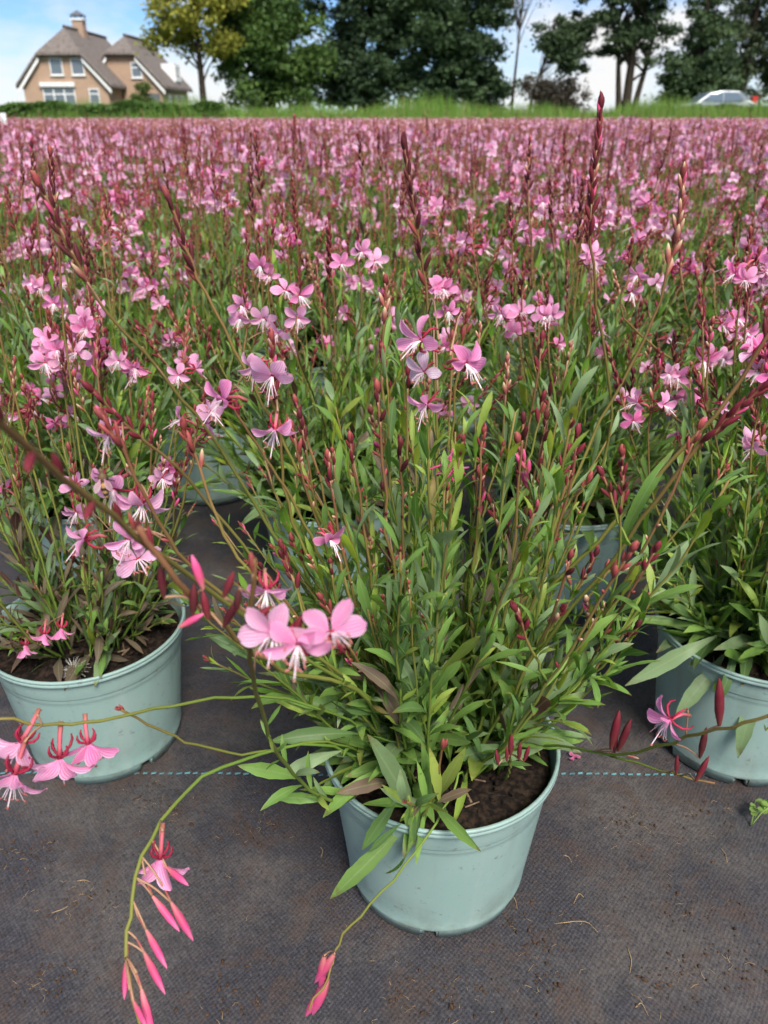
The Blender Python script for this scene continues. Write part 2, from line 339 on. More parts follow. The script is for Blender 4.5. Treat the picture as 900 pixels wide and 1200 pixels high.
fabric = tag(grid_sheet('ground_fabric', xs, ys, fab_z, M_FABRIC), kind='structure')
tag(grid_sheet('ground', np.array([-1500, -300, 0, 300, 1500]), np.array([-200, 30, 200, 2000]), flat, M_GROUND, -0.03), kind='structure')
def dashes(y, x0, x1):
    m = MB(); x = x0; r = random.Random(int(y * 100))
    while x < x1:
        w, h = 0.0062 + r.uniform(-.001, .001), 0.0028 + r.uniform(-.0004, .0006); yy = y + r.uniform(-.0004, .0004)
        V = [(x, yy, 0), (x + w * .9, yy + h * .25, 0), (x + w, yy + h, 0), (x + w * .1, yy + h * .75, 0)]
        V = [(a, b, fab_z(a, b) + 0.0012) for a, b, _ in V]; V = V + [(a, b, c + 0.0006) for a, b, c in V]
        m.add(V, [(4, 5, 6, 7), (0, 1, 5, 4), (1, 2, 6, 5), (2, 3, 7, 6), (3, 0, 4, 7)]); x += 0.0098
    return tag(m.build('marking_line', M_DASH, fabric, smooth=False), kind='stuff')
for yy in (0.325, 0.685, 1.045): 
    if yy > 0.5: dashes(yy, -0.9, 1.0)

# ------------------------------------------------------------------ plant templates
GREENS = {'g': ((0.100, 0.215, 0.020), (0.170, 0.310, 0.040)), 'd': ((0.050, 0.125, 0.018), (0.080, 0.175, 0.028)),
          'b': ((0.140, 0.225, 0.085), (0.205, 0.290, 0.135)), 'y': ((0.21, 0.31, 0.022), (0.29, 0.35, 0.04)),
          'm': ((0.085, 0.038, 0.034), (0.155, 0.070, 0.058)), 'o': ((0.24, 0.15, 0.035), (0.28, 0.18, 0.05))}
def leaf_col(r, pal):
    u = r.random() * sum(pal.values())
    for k, w in pal.items():
        u -= w
        if u <= 0: break
    a, b = GREENS[k]
    return k, np.array(a) + (np.array(b) - np.array(a)) * r.random()
def leaf_tpl(rows, aspect, fold, bend, th0, twist, wav, teeth=0.0):
    t = np.linspace(0, 1, rows + 1); prof = np.sin(np.pi * t ** 1.28) ** 0.85 + 0.10 * (1 - t) ** 2
    prof[-1] = 0.04; w = aspect * 0.5 * prof
    th = th0 - bend * t; dt = 1 / rows
    x = np.concatenate([[0], np.cumsum(np.cos(th[:-1]) * dt)]); z = np.concatenate([[0], np.cumsum(np.sin(th[:-1]) * dt)])
    ww = w * (1 + teeth * np.where(np.arange(rows + 1) % 2, 1, -1))
    tw = twist * t; zz = wav * np.sin(t * 9)
    V, U = [], []
    for sgn in (-1, 0, 1):
        y = sgn * ww; zf = abs(sgn) * w * fold
        V.append(np.stack([x, y * np.cos(tw) - zf * np.sin(tw), z + zf * np.cos(tw) + y * np.sin(tw) + sgn * zz * w], -1)); U.append(np.stack([np.full(rows + 1, sgn), t], -1))
    V = np.stack(V, 1).reshape(-1, 3); U = np.stack(U, 1).reshape(-1, 2)
    i = np.arange(rows)[:, None] * 3; j = np.arange(2)
    q = np.stack([i + j, i + 3 + j, i + 4 + j, i + 1 + j], -1).reshape(-1, 4)
    return V, q[:, ::-1], U
tr = np.random.default_rng(3)
LEAF_HI = [leaf_tpl(10, a, f, b, th, tw, wv, 0.05) for a, f, b, th, tw, wv in
           [(0.165, 0.35, 0.5, 0.15, 0.2, 0.1), (0.20, 0.25, 0.9, 0.35, -0.3, 0.15), (0.145, 0.45, 0.25, 0.05, 0.4, 0.1), (0.18, 0.3, 1.3, 0.5, 0.15, 0.2),
            (0.21, 0.2, 0.6, 0.1, -0.6, 0.2), (0.13, 0.5, -0.3, -0.1, 0.3, 0.1), (0.17, 0.3, 0.1, 0.0, 0.9, 0.15), (0.19, 0.3, 1.0, 0.2, -0.2, 0.1)]]
LEAF_LO = [leaf_tpl(4, a, f, b, th, tw, 0) for a, f, b, th, tw in
           [(0.20, 0.3, 0.5, 0.15, 0.2), (0.23, 0.25, 0.9, 0.35, -0.3), (0.18, 0.4, 0.2, 0.05, 0.4), (0.21, 0.3, 1.3, 0.5, 0.1), (0.16, 0.4, -0.2, 0, 0.6)]]
def bud_tpl(sides=6):
    zz = np.array([0, 0.12, 0.35, 0.65, 0.88, 1.0]); rr = np.array([0.35, 0.62, 1.0, 0.95, 0.5, 0.08])
    a = np.arange(sides) * 2 * np.pi / sides
    V = np.stack([np.broadcast_to(zz[:, None], (6, sides)), rr[:, None] * np.cos(a), rr[:, None] * np.sin(a)], -1).reshape(-1, 3)
    i = np.arange(5)[:, None] * sides; j = np.arange(sides); j2 = (j + 1) % sides
    return V, np.stack([i + j, i + j2, i + sides + j2, i + sides + j], -1).reshape(-1, 4), np.repeat(zz, sides)
BUD6, BUD4, BUD3 = bud_tpl(6), bud_tpl(4), bud_tpl(3)
BUD_COLS = {'red': ((0.15, 0.035, 0.028), (0.118, 0.008, 0.020), (0.155, 0.020, 0.028)), 'dark': ((0.085, 0.024, 0.020), (0.064, 0.006, 0.013), (0.10, 0.016, 0.020)),
            'pink': ((0.48, 0.16, 0.15), (0.48, 0.025, 0.13), (0.54, 0.12, 0.24)), 'pale': ((0.30, 0.10, 0.07), (0.26, 0.05, 0.05), (0.50, 0.40, 0.24)),
            'fresh': ((0.16, 0.07, 0.03), (0.19, 0.020, 0.03), (0.28, 0.08, 0.06))}
def put_bud(m, p, d, L, r, kind, tpl=BUD6, mat=0):
    V, q, zz = tpl; B = basis(d, (0.1, 0.2, 0.97)); a, b, c = (np.array(x) for x in BUD_COLS[kind])
    k = zz[:, None]; col = np.where(k < 0.5, a + (b - a) * k * 2, b + (c - b) * (k * 2 - 1))
    m.add((V * np.array((L, r, r))) @ B.T + p, q, None, col, mat=mat)
def petal_tpl(nt, nw, L=1.0, W=0.66, cup=0.25, roll=0.3, twist=0.0, crease=0.0, skew=0.0):
    t = np.linspace(0, 1, nt + 1); prof = np.where(t < 0.14, 0.13, 0)
    prof = 0.10 + 0.90 * np.clip(np.sin(np.pi * np.clip((t - 0.10) / 0.93, 0, 1) ** 1.12), 0, None) ** 0.8; prof[0] = 0.11; prof[-1] = 0.22
    th = cup - (cup + roll) * t; dt = 1 / nt
    x = np.concatenate([[0], np.cumsum(np.cos(th[:-1]) * dt)]); z = np.concatenate([[0], np.cumsum(np.sin(th[:-1]) * dt)])
    V, U = [], []
    for sgn in np.linspace(-1, 1, nw + 1):
        y = sgn * prof * W * 0.5
        zz = z + (0.14 + crease) * prof * W * abs(sgn) ** 1.5 + 0.035 * np.sin(t * 7 + sgn * 2) * abs(sgn); ct, st = np.cos(twist * t * sgn), np.sin(twist * t)
        V.append(np.stack([x * L - 0.05 * abs(sgn) ** 2 * (t > .9), (y + skew * t * t) * L, (zz + y * st) * L], -1)); U.append(np.stack([np.full(nt + 1, sgn), t], -1))
    V = np.stack(V, 1).reshape(-1, 3); U = np.stack(U, 1).reshape(-1, 2); k = nw + 1
    i = np.arange(nt)[:, None] * k; j = np.arange(nw)
    return V, np.stack([i + j, i + j + 1, i + k + j + 1, i + k + j], -1).reshape(-1, 4), U
PET_HI = [petal_tpl(9, 6, W=w, cup=c, roll=r_, twist=tw, crease=cr_, skew=sk) for w, c, r_, tw, cr_, sk in ((0.52, 0.2, 0.4, .4, .05, .08), (0.44, 0.4, 0.1, -.5, .25, -.10), (0.57, 0.1, 0.9, .2, -.15, .05), (0.48, 0.3, 1.2, -.3, .10, .12))]
PET_LO = [petal_tpl(3, 2, W=w, cup=c, roll=r_) for w, c, r_ in ((0.70, 0.2, 0.3), (0.64, 0.35, 0.2), (0.74, 0.1, 0.6))]
PINKS = [(0.90, 0.33, 0.57), (0.92, 0.45, 0.66), (0.93, 0.58, 0.74), (0.86, 0.22, 0.47), (0.93, 0.51, 0.70)]
PALE = (0.84, 0.76, 0.80)
PL = 0.0155
PHI = (-98, -36, 32, 92)
def petal_frames(cup, r):
    out = []
    for ph in PHI:
        a = R(ph + r.normal(0, 7)); be = cup + r.normal(0, 0.10)
        d = np.array((math.sin(be), math.cos(be) * math.sin(a), math.cos(be) * math.cos(a)))
        out.append((basis(d, np.array((1.0, 0, 0.0))), PL * r.uniform(0.9, 1.1)))
    return out
RED = (0.27, 0.012, 0.042); TUBE_C = (0.48, 0.10, 0.13); WHITE_C = (0.80, 0.64, 0.68)
def core_geo(m, r, cup, hi=True, mat=0):
    """calyx tube, reflexed sepals, stamens and style of one flower; the flower faces +X, up is +Z"""
    m.tube([(0.001, 0, 0), (-0.004, 0, 0), (-0.009, 0, -0.0012), (-0.0135, 0, -0.005)], [0.0014, 0.0010, 0.0010, 0.0012], 6 if hi else 3,
           np.array((RED, TUBE_C, TUBE_C, (0.33, 0.14, 0.08))), mat=mat)
    for k in range(4):
        a = R(45 + 90 * k + r.normal(0, 12)); y, z = math.sin(a), math.cos(a); Ls = (0.0105 - 0.003 * (cup > .6)) * r.uniform(0.85, 1.15); cv = r.uniform(0.0, 0.6)
        pts = [(0, 0, 0), (-0.08 * Ls, y * 0.36 * Ls, z * 0.36 * Ls), (-0.30 * Ls, y * 0.68 * Ls, z * 0.68 * Ls), (-0.62 * Ls, y * (0.86 - 0.2 * cv) * Ls, z * (0.86 - .2 * cv) * Ls)]
        if hi: pts.append((-0.92 * Ls, y * (0.82 - .35 * cv) * Ls, z * (0.82 - .35 * cv) * Ls))
        m.tube(pts, np.array([0.0005, 0.0008, 0.0008, 0.0006, 0.0003])[:len(pts)] * (1 if hi else 1.2), 4 if hi else 3, RED, mat=mat)
    ns = 8 if hi else 3
    for k in range(ns):
        sp = (k / (ns - 1) - 0.5) * 1.3 + r.normal(0, 0.08); Lt = 0.0125 * r.uniform(0.8, 1.1)
        d = nrm((0.75, math.sin(sp) * 0.75, -0.75 * (1 - cup * 0.8) * math.cos(sp))); e = d * Lt
        mid = e * 0.5 + np.array((0.001, 0, 0.0012))
        m.tube([(0, 0, 0), mid, e], [0.00024, 0.00022, 0.00018] if hi else [0.0005] * 3, 3, WHITE_C, cap=False, mat=mat)
        if hi:
            V, q, zz = BUD4; B = basis(nrm((0.2, r.normal(), r.normal() - 0.4)), (0, 0, 1))
            m.add((V * np.array((0.0026, 0.0005, 0.0005))) @ B.T + e, q, None, (0.42, 0.14, 0.12), mat=mat)
    if hi:
        e = np.array((0.0155, 0.001, -0.0125 * (1 - cup * .8))); m.tube([(0, 0, 0), e * 0.55 + (0, 0, 0.0012), e], 0.00038, 3, (0.78, 0.62, 0.66), cap=False, mat=mat)
        put_bud(m, e - nrm(e) * 0.0005, nrm(e), 0.0016, 0.0008, 'pale', BUD4, mat)
def flower_geo(m, r, col, cup, hi, mat_p=0, mat_s=1, B0=np.eye(3), o0=np.zeros(3), scale=1.0):
    f = MB(); core_geo(f, r, cup, hi)
    m.add(np.concatenate(f.v) @ B0.T * scale + o0, np.concatenate(f.q), np.concatenate(f.t) if f.t else None, np.concatenate(f.c), mat=mat_s)
    for B, L in petal_frames(cup, r):
        V, q, U = (PET_HI if hi else PET_LO)[r.integers(0, 4 if hi else 3)]
        m.add((V * L) @ B.T @ B0.T * scale + o0, q, None, np.array(col) * r.uniform(0.9, 1.08), U, mat_p)
fr = np.random.default_rng(21)
CORE_MESH = {}
for cname, cup in (('open', 0.30), ('nod', 0.75)):
    CORE_MESH[cname] = []
    for k in range(4):
        m = MB(); core_geo(m, fr, cup, True); CORE_MESH[cname].append(m.mesh('flower', M_STEM))
PETAL_MESH = {}
for ci, c in enumerate(PINKS + [PALE]):
    for ti, (V, q, U) in enumerate(PET_HI):
        m = MB(); m.add(V, q, None, c, U); PETAL_MESH[ci, ti] = m.mesh('petal', M_PETAL)
FLOWER_MESH = []
for k in range(10):
    m = MB(); flower_geo(m, fr, np.array(PINKS[k % 5]) * .75 + np.array((.92, .72, .82)) * .25, 0.25 + 0.5 * fr.random(), True); FLOWER_MESH.append(m.mesh('flower', [M_PETAL, M_STEM]))
LEAF_MESH = {}
for k in GREENS:
    for ti, (V, q, U) in enumerate(LEAF_HI):
        for s_ in range(2):
            a, b = GREENS[k]; c = np.array(a) + (np.array(b) - np.array(a)) * (0.25 + 0.5 * s_)
            col = c[None, :] * (0.9 + 0.2 * U[:, 1:2]); m = MB(); m.add(V, q, None, col, U); LEAF_MESH[k, ti, s_] = m.mesh('leaf', M_LEAF)
WILT = MB()
for k in range(7):
    a = fr.random() * 6.3; p = fr.normal(0, 0.003, 3); d = nrm(fr.normal(0, 1, 3) + (0, 0, -0.5))
    V, q, U = PET_LO[k % 3]; B = basis(d, nrm(fr.normal(0, 1, 3))); V2 = V.copy(); V2[:, 2] += 0.30 * np.sin(V[:, 0] * 8); V2[:, 1] *= 0.55
    WILT.add((V2 * 0.008) @ B.T + p, q, None, (0.50, 0.07, 0.22), U, 0)
    WILT.tube([(0, 0, 0), p + d * 0.004, p + d * 0.010 + fr.normal(0, 0.002, 3)], 0.0006, 4, (0.40, 0.04, 0.12), mat=1)
WILT_MESH = WILT.mesh('wilted_flower', [M_PETAL, M_STEM])

# ------------------------------------------------------------------ pots
PR, PB, PH = 0.105, 0.083, 0.156         # rim radius, base radius, height
def wall_r(z): return PB + (PR - 0.004 - PB) * z / PH
def pot_meshes():
    w = MB()
    z = PH; pr = []
    w.lathe([(0.0, 0.009), (PB - 0.0012, 0.009)], 64)
    pr += [(PB - 0.0008, 0.0091), (PB - 0.0004, 0.0095), (wall_r(0.0115), 0.0115), (wall_r(0.012), 0.012), (wall_r(0.0125) + 0.0006, 0.0128), (wall_r(0.0145), 0.0145)]
    pr += [(wall_r(zz), zz) for zz in np.linspace(0.03, 0.118, 6)]
    pr += [(wall_r(0.1275), 0.1275), (wall_r(0.1285) + 0.0011, 0.1285), (wall_r(0.1295) + 0.0013, 0.1296), (wall_r(0.149) + 0.0013, 0.1490)]
    w.lathe(pr, 64)
    wall = w.mesh('pot', M_POT)
    r_ = MB()
    rp = [(wall_r(0.149) + 0.0010, 0.1486), (PR - 0.0002, 0.1488), (PR + 0.0003, 0.1492), (PR + 0.0005, 0.1500), (PR + 0.0005, 0.1522), (PR - 0.0003, 0.1527), (PR + 0.0005, 0.1532), (PR + 0.0005, 0.1552),
          (PR - 0.0003, 0.1559), (PR - 0.0018, 0.1560), (PR - 0.0030, 0.1550), (PR - 0.0038, 0.140), (wall_r(0.10) - 0.0028, 0.10)]
    r_.lathe(rp, 64)
    rim = r_.mesh('rim', M_POT)
    feet = []
    for k in range(6):
        a0 = k * math.pi / 3 + 0.10; a1 = a0 + math.pi / 3 - 0.20; f = MB()
        f.lathe([(PB - 0.009, 0.009), (PB - 0.008, 0.0), (PB - 0.0012, 0.0), (wall_r(0.0118), 0.0118)], 12, a0, a1)
        f.tube([(math.cos(a0) * (PB - 0.005), math.sin(a0) * (PB - 0.005), 0.0006), (math.cos(a0) * (PB - 0.004), math.sin(a0) * (PB - 0.004), 0.011)], 0.0035, 4)
        f.tube([(math.cos(a1) * (PB - 0.005), math.sin(a1) * (PB - 0.005), 0.0006), (math.cos(a1) * (PB - 0.004), math.sin(a1) * (PB - 0.004), 0.011)], 0.0035, 4)
        feet.append(f.mesh('foot', M_POT))
    joined = MB(); joined.lathe(pr + [(PR, 0.1495), (PR + 0.001, 0.154), (PR - 0.001, 0.156), (PR - 0.004, 0.153), (PR - 0.006, 0.12)], 32)
    joined.lathe([(PB - 0.006, 0.009), (PB - 0.006, 0.0), (PB - 0.001, 0.0), (PB - 0.001, 0.010)], 32)
    return wall, rim, feet, joined.mesh('pot', M_POT)
POT_WALL, POT_RIM, POT_FEET, POT_JOINED = pot_meshes()
PS = 1.05
for me_ in [POT_WALL, POT_RIM, POT_JOINED] + POT_FEET: me_.transform(Matrix.Diagonal((PS, PS, PS * 1.02, 1)))
SOIL_Z = 0.149
def soil_mesh(seed, chips=True):
    r = np.random.default_rng(seed); m = MB(); k = 40; rings = 14; V = [(0, 0, SOIL_Z + 0.006)]
    for i in range(1, rings + 1):
        rad = (wall_r(SOIL_Z / 1.07) * PS - 0.002) * i / rings
        for j in range(k):
            a = j * 2 * math.pi / k; V.append((rad * math.cos(a), rad * math.sin(a), SOIL_Z + 0.006 * (1 - (i / rings) ** 2) + r.normal(0, 0.0016)))
    t = [(0, 1 + j, 1 + (j + 1) % k) for j in range(k)]; q = []
    for i in range(rings - 1):
        for j in range(k): q.append((1 + i * k + j, 1 + (i + 1) * k + j, 1 + (i + 1) * k + (j + 1) % k, 1 + i * k + (j + 1) % k))
    m.add(V, q, t)
    if chips:
        for _ in range(150):      # crumbs, bark and straw bits lying in the compost
            a, rad = r.random() * 6.283, math.sqrt(r.random()) * 0.088; p = np.array((rad * math.cos(a), rad * math.sin(a), SOIL_Z + 0.004 + 0.004 * (1 - (rad / .09) ** 2)))
            if r.random() < 0.75: put_bud(m, p, nrm(r.normal(0, 1, 3) * (1, 1, 0.4)), r.uniform(0.003, 0.009), r.uniform(0.0012, 0.0032), 'dark', BUD4, 0)
            else:
                d = nrm(r.normal(0, 1, 3) * (1, 1, 0.2)); m.tube([p, p + d * r.uniform(0.006, 0.016)], r.uniform(0.0005, 0.0014), 4, mat=1)
    return m.mesh('soil', [M_SOIL, M_CHIP])
M_CHIP = plain_mat('bark_chip', (0.22, 0.16, 0.10), 0.9, 0.2, 150.0, (0.08, 0.05, 0.03))
SOIL = [soil_mesh(k) for k in range(3)]

# ------------------------------------------------------------------ plant specification
STEM_G, STEM_O, STEM_R = np.array((0.115, 0.20, 0.03)), np.array((0.16, 0.135, 0.03)), np.array((0.17, 0.045, 0.038))
class Stem: pass
KR = np.random.default_rng(99)
def make_stem(pts, r0, r1, n=18, red=0.6):
    s = Stem(); s.P = smooth_path(pts, n); s.P[2:-1] += KR.normal(0, 0.0007, (n - 3, 3)); s.T = np.gradient(s.P, axis=0); s.T /= np.linalg.norm(s.T, axis=1, keepdims=True) + 1e-12
    d = np.linalg.norm(np.diff(s.P, axis=0), axis=1); s.S = np.concatenate([[0], np.cumsum(d)]); s.L = s.S[-1]
    s.rad = np.linspace(r0, r1, n); s.red = red; s.leaves, s.buds, s.flowers = [], [], []; return s
def on(s, d):
    d = min(max(d, 0), s.L); i = min(max(int(np.searchsorted(s.S, d)) - 1, 0), len(s.S) - 2); f = (d - s.S[i]) / (s.S[i + 1] - s.S[i] + 1e-12)
    return s.P[i] + (s.P[i + 1] - s.P[i]) * f, nrm(s.T[i] + (s.T[i + 1] - s.T[i]) * f)
def stem_cols(s):
    f = np.clip(s.S / s.L, 0, 1)[:, None]; r = s.red
    mid = STEM_G + (STEM_O - STEM_G) * r; top = STEM_O + (STEM_R - STEM_O) * r
    return np.where(f < 0.55, STEM_G + (mid - STEM_G) * f / 0.55, mid + (top - mid) * (f - 0.55) / 0.45)
def perp(t, phi):
    B = basis(t, (0.15, 0.1, 0.98) if abs(t[2]) < 0.95 else (1.0, 0.1, 0)); return B[:, 1] * math.cos(phi) + B[:, 2] * math.sin(phi)
def leafy(s, r, f0, f1, step, lmax, pal, lmin=0.35, spread=(0.5, 1.1), axil=0.4):
    d = s.L * f0; phi = r.random() * 6.28
    while d < s.L * f1:
        p, t = on(s, d); f = (d / s.L - f0) / max(f1 - f0, 1e-3); phi += 2.4 + r.normal(0, 0.3); q = perp(t, phi)
        a = r.uniform(*spread) * (1 - 0.3 * f); L = lmax * (1 - (1 - lmin) * f) * r.uniform(0.7, 1.15)
        dd = t * math.cos(a) + q * math.sin(a); nn = t * math.sin(a) - q * math.cos(a)
        s.leaves.append((p, dd, nn, L, r.uniform(0.8, 1.2), *leaf_col(r, pal)))
        if r.random() < axil:
            for _ in range(r.integers(2, 5)):
                ph2 = phi + r.normal(0, 0.6); q2 = perp(t, ph2); a2 = r.uniform(0.2, 0.6)
                s.leaves.append((p + t * r.uniform(0, 0.008), t * math.cos(a2) + q2 * math.sin(a2), t * math.sin(a2) - q2 * math.cos(a2), L * r.uniform(0.3, 0.6), r.uniform(0.75, 1.1), *leaf_col(r, {**pal, 'y': pal.get('y', 0) + 0.25})))
        d += step * r.uniform(0.6, 1.4)
def spike(s, r, length, nb, kind='red', bl=0.0128, fat=1.15):
    phi = r.random() * 6.28
    for k in range(nb):
        f = (k / max(nb - 1, 1)) ** 0.75; d = s.L - length * (1 - f); p, t = on(s, d); phi += 2.4; a = (0.42 - 0.28 * f) * r.uniform(0.7, 1.3)
        q = perp(t, phi); L = bl * (1 - 0.45 * f) * r.uniform(0.85, 1.15); kk = kind
        if r.random() < 0.14: kk = r.choice(['pale', 'fresh', 'pink'])
        s.buds.append((p + q * s.rad[-1] * 0.5, t * math.cos(a) + q * math.sin(a), L, L * 0.125 * fat * r.uniform(0.85, 1.15), kk))
    s.buds.append((s.P[-1] - s.T[-1] * 0.003, s.T[-1], bl * 0.75, bl * 0.16 * fat, kind if r.random() < 0.5 else 'fresh'))
def pods(s, r, f0, f1, step):
    d = s.L * f0; phi = r.random() * 6.28
    while d < s.L * f1:
        p, t = on(s, d); phi += 2.4; q = perp(t, phi)
        s.buds.append((p, t * 0.75 + q * 0.66, 0.006 * r.uniform(.8, 1.2), 0.0011, r.choice(['fresh', 'pale', 'red']))); d += step * r.uniform(.5, 1.6)
def add_flower(s, r, d, facing=None, ci=None, scale=1.0, kind='open'):
    p, t = on(s, d)
    if facing is None:
        q = perp(t, r.random() * 6.28); facing = nrm(q * (1, 1, 0.3) + (0, 0, r.uniform(-0.2, 0.25)))
    s.flowers.append((p + nrm(facing) * 0.0135 * scale + np.array((0, 0, 0.005)) * scale, nrm(facing), int(r.integers(0, 5)) if ci is None else ci, scale, kind))
def rand_stem(r, root, az, tilt0, tilt1, L, wob=0.12, n=7):
    p = np.array(root, float); pts = [p.copy()]; a = az
    for k in range(n):
        f = k / (n - 1); tl = tilt0 + (tilt1 - tilt0) * f + r.normal(0, wob * 0.4); a += r.normal(0, wob)
        p = p + np.array((math.sin(a) * math.sin(tl), math.cos(a) * math.sin(tl), math.cos(tl))) * L / n; pts.append(p.copy())
    return pts
def gen_plant(r, nleafy=16, nflow=14, nbasal=26, lsize=0.055, pal=None, hgt=(0.30, 0.47), branch=1.2, nfl=1.0, clump=(0.09, 0.2), lean=(0, 0), tiltmax=0.75, spk=(0.03, 0.075), nup=0, uplen=(0.16, 0.36), clus=0.45, ntall=0):
    pal = pal or {'g': 0.45, 'd': 0.3, 'b': 0.2, 'y': 0.06, 'm': 0.06}
    stems, basal = [], []
    for k in range(nbasal):
        az = r.random() * 6.283; rad = 0.05 * math.sqrt(r.random()); p = np.array((rad * math.sin(az), rad * math.cos(az), SOIL_Z + 0.004)); az += r.normal(0, 0.6)
        el = r.uniform(-0.05, 1.2); d = np.array((math.sin(az) * math.cos(el), math.cos(az) * math.cos(el), math.sin(el))); nn = np.array((-math.sin(az) * math.sin(el), -math.cos(az) * math.sin(el), math.cos(el)))
        basal.append((p, d, nn, lsize * r.uniform(0.8, 1.5), r.uniform(0.9, 1.25), *leaf_col(r, pal)))
    for k in range(nleafy):
        az = k * 2.4 + r.normal(0, 0.3); rad = 0.06 * math.sqrt(r.random()); root = (rad * math.sin(az), rad * math.cos(az), SOIL_Z + 0.001)
        t0 = r.uniform(0.1, tiltmax + 0.25); s = make_stem(rand_stem(r, root, az, t0, t0 * r.uniform(0.4, 1.1), r.uniform(*clump)), 0.0014, 0.0007, 9, 0.3)
        leafy(s, r, 0.08, 1.0, 0.014, lsize, pal, 0.45, axil=0.3, spread=(0.35, 0.95))
        if r.random() < 0.5: spike(s, r, 0.012, 4, 'fresh', 0.006)
        stems.append(s)
    for k in range(ntall):
        az = r.random() * 6.283; root = (r.normal(0, .025), r.normal(0, .025), SOIL_Z + 0.001); t0 = abs(r.normal(0, 0.22))
        s = make_stem(rand_stem(r, root, az, t0, t0 * r.uniform(0.2, 0.8), r.uniform(0.40, 0.52), wob=.08), 0.0015, 0.0010, 14, 1.0); leafy(s, r, 0.1, 0.5, 0.035, lsize * .7, pal, 0.4, axil=0.1)
        sl = r.uniform(0.05, 0.085); spike(s, r, sl, int(sl * 300), r.choice(['dark', 'dark', 'red']), 0.014, 1.15); stems.append(s)
    for k in range(nup):
        az = r.random() * 6.283; rad = 0.065 * math.sqrt(r.random()); root = (rad * math.sin(az), rad * math.cos(az), SOIL_Z + 0.001); az += r.normal(0, 0.5)
        t0 = abs(r.normal(0, 0.38)); s = make_stem(rand_stem(r, root, az, t0, t0 * r.uniform(0.3, 1.0), r.uniform(*uplen)), 0.0014, 0.0008, 12, r.uniform(0.1, 0.6))
        leafy(s, r, 0.12, 1.0, 0.0155, lsize * 0.95, {**pal, 'y': pal.get('y', 0) + 0.08}, 0.5, axil=0.45, spread=(0.25, 0.7))
        if r.random() < 0.6: spike(s, r, 0.012, 4, r.choice(['fresh', 'pale', 'red']), 0.008)
        stems.append(s)
    for k in range(nflow):
        az = k * 2.4 + r.normal(0, 0.5); rad = 0.05 * math.sqrt(r.random()); root = (rad * math.sin(az), rad * math.cos(az), SOIL_Z + 0.001)
        t0 = r.uniform(0.05, tiltmax); L = r.uniform(*hgt); pts = rand_stem(r, root, az, t0, t0 * r.uniform(0.25, 0.9), L)
        pts = [np.array(p) + np.array((lean[0], lean[1], 0)) * (i / 7) ** 2 for i, p in enumerate(pts)]
        s = make_stem(pts, 0.0017, 0.0009, 16, r.uniform(0.5, 1.0)); leafy(s, r, 0.05, 0.62, 0.024, lsize * 0.95, pal, 0.4, axil=0.35)
        sl = r.uniform(*spk); spike(s, r, sl, int(sl * 260), r.choice(['red', 'red', 'dark', 'fresh'])); pods(s, r, 0.66, 0.95, 0.022)
        for _ in range(int(r.integers(1, 5)) if r.random() < clus * nfl else 0): add_flower(s, r, s.L - sl - r.uniform(-0.02, 0.02))
        stems.append(s)
        for _ in range(r.poisson(branch)):
            d = s.L * r.uniform(0.4, 0.8); p, t = on(s, d); az2 = r.random() * 6.283; Lb = (s.L - d) * r.uniform(0.5, 1.0)
            b = make_stem(rand_stem(r, p, az2, r.uniform(0.35, 0.7), r.uniform(0.05, 0.4), Lb, n=5), 0.0011, 0.0008, 10, r.uniform(0.6, 1.0))
            leafy(b, r, 0.1, 0.5, 0.03, lsize * 0.5, pal, 0.5, axil=0.1); sl = min(r.uniform(0.02, 0.055), Lb * 0.7); spike(b, r, sl, max(4, int(sl * 260)), r.choice(['red', 'red', 'dark', 'pale']))
            for _ in range(int(r.integers(1, 4)) if r.random() < 0.5 * clus * nfl else 0): add_flower(b, r, max(b.L - sl - r.uniform(-0.02, 0.02), 0.01))
            stems.append(b)
    return stems, basal
def put_leaf(m, lf, lo=False, r=rng, mat=0):
    p, d, nn, L, w, k, c = lf; V, q, U = (LEAF_LO if lo else LEAF_HI)[int(r.integers(0, 5 if lo else 8))]
    B = basis(d, nn); m.add((V * np.array((L, L * w * .86, L))) @ B.T + p, q, None, c[None, :] * (0.9 + 0.2 * U[:, 1:2]), U, mat)
LN = [0]
def leaf_obj(lf, parent):
    p, d, nn, L, w, k, c = lf; LN[0] += 1; i = LN[0] * 7919
    return link('leaf', LEAF_MESH[k, (i >> 3) % 8, (i >> 7) % 2], parent, mtx(basis(d, nn), p, (L, L * w * .86, L)))
def pot_parts(root, detailed=True, soil=0, rz=0.0):
    if detailed:
        Mz = Matrix.Rotation(rz, 4, 'Z'); w = link('pot', POT_WALL, root, Mz); link('rim', POT_RIM, w)
        for f in POT_FEET: link('foot', f, w)
    else: w = link('pot', POT_JOINED, root)
    return w, link('soil', SOIL[soil % 3], root, Matrix.Rotation(rz * 1.7, 4, 'Z'))
def flower_obj(fl, parent, r, petals=True):
    p, f, ci, scl, kind = fl
    if kind == 'wilt': return link('wilted_flower', WILT_MESH, parent, mtx(np.eye(3), p, (scl,) * 3))
    if kind == 'nod': B = basis(f, nrm((0.25, -1.0, 0.25)))
    else: B = basis(f, nrm((r.normal(0, 0.15), r.normal(0, 0.1), 1)))
    if not petals: return link('flower', FLOWER_MESH[int(r.integers(0, 10))], parent, mtx(B, p, (scl * 1.25,) * 3))
    o = link('flower', CORE_MESH[kind][int(r.integers(0, 4))], parent, mtx(B, p, (scl,) * 3))
    for Bp, L in petal_frames(0.28 if kind == 'open' else 0.62, r): link('petal', PETAL_MESH[ci, int(r.integers(0, 4))], o, mtx(Bp, (0, 0, 0), (L,) * 3))
    return o
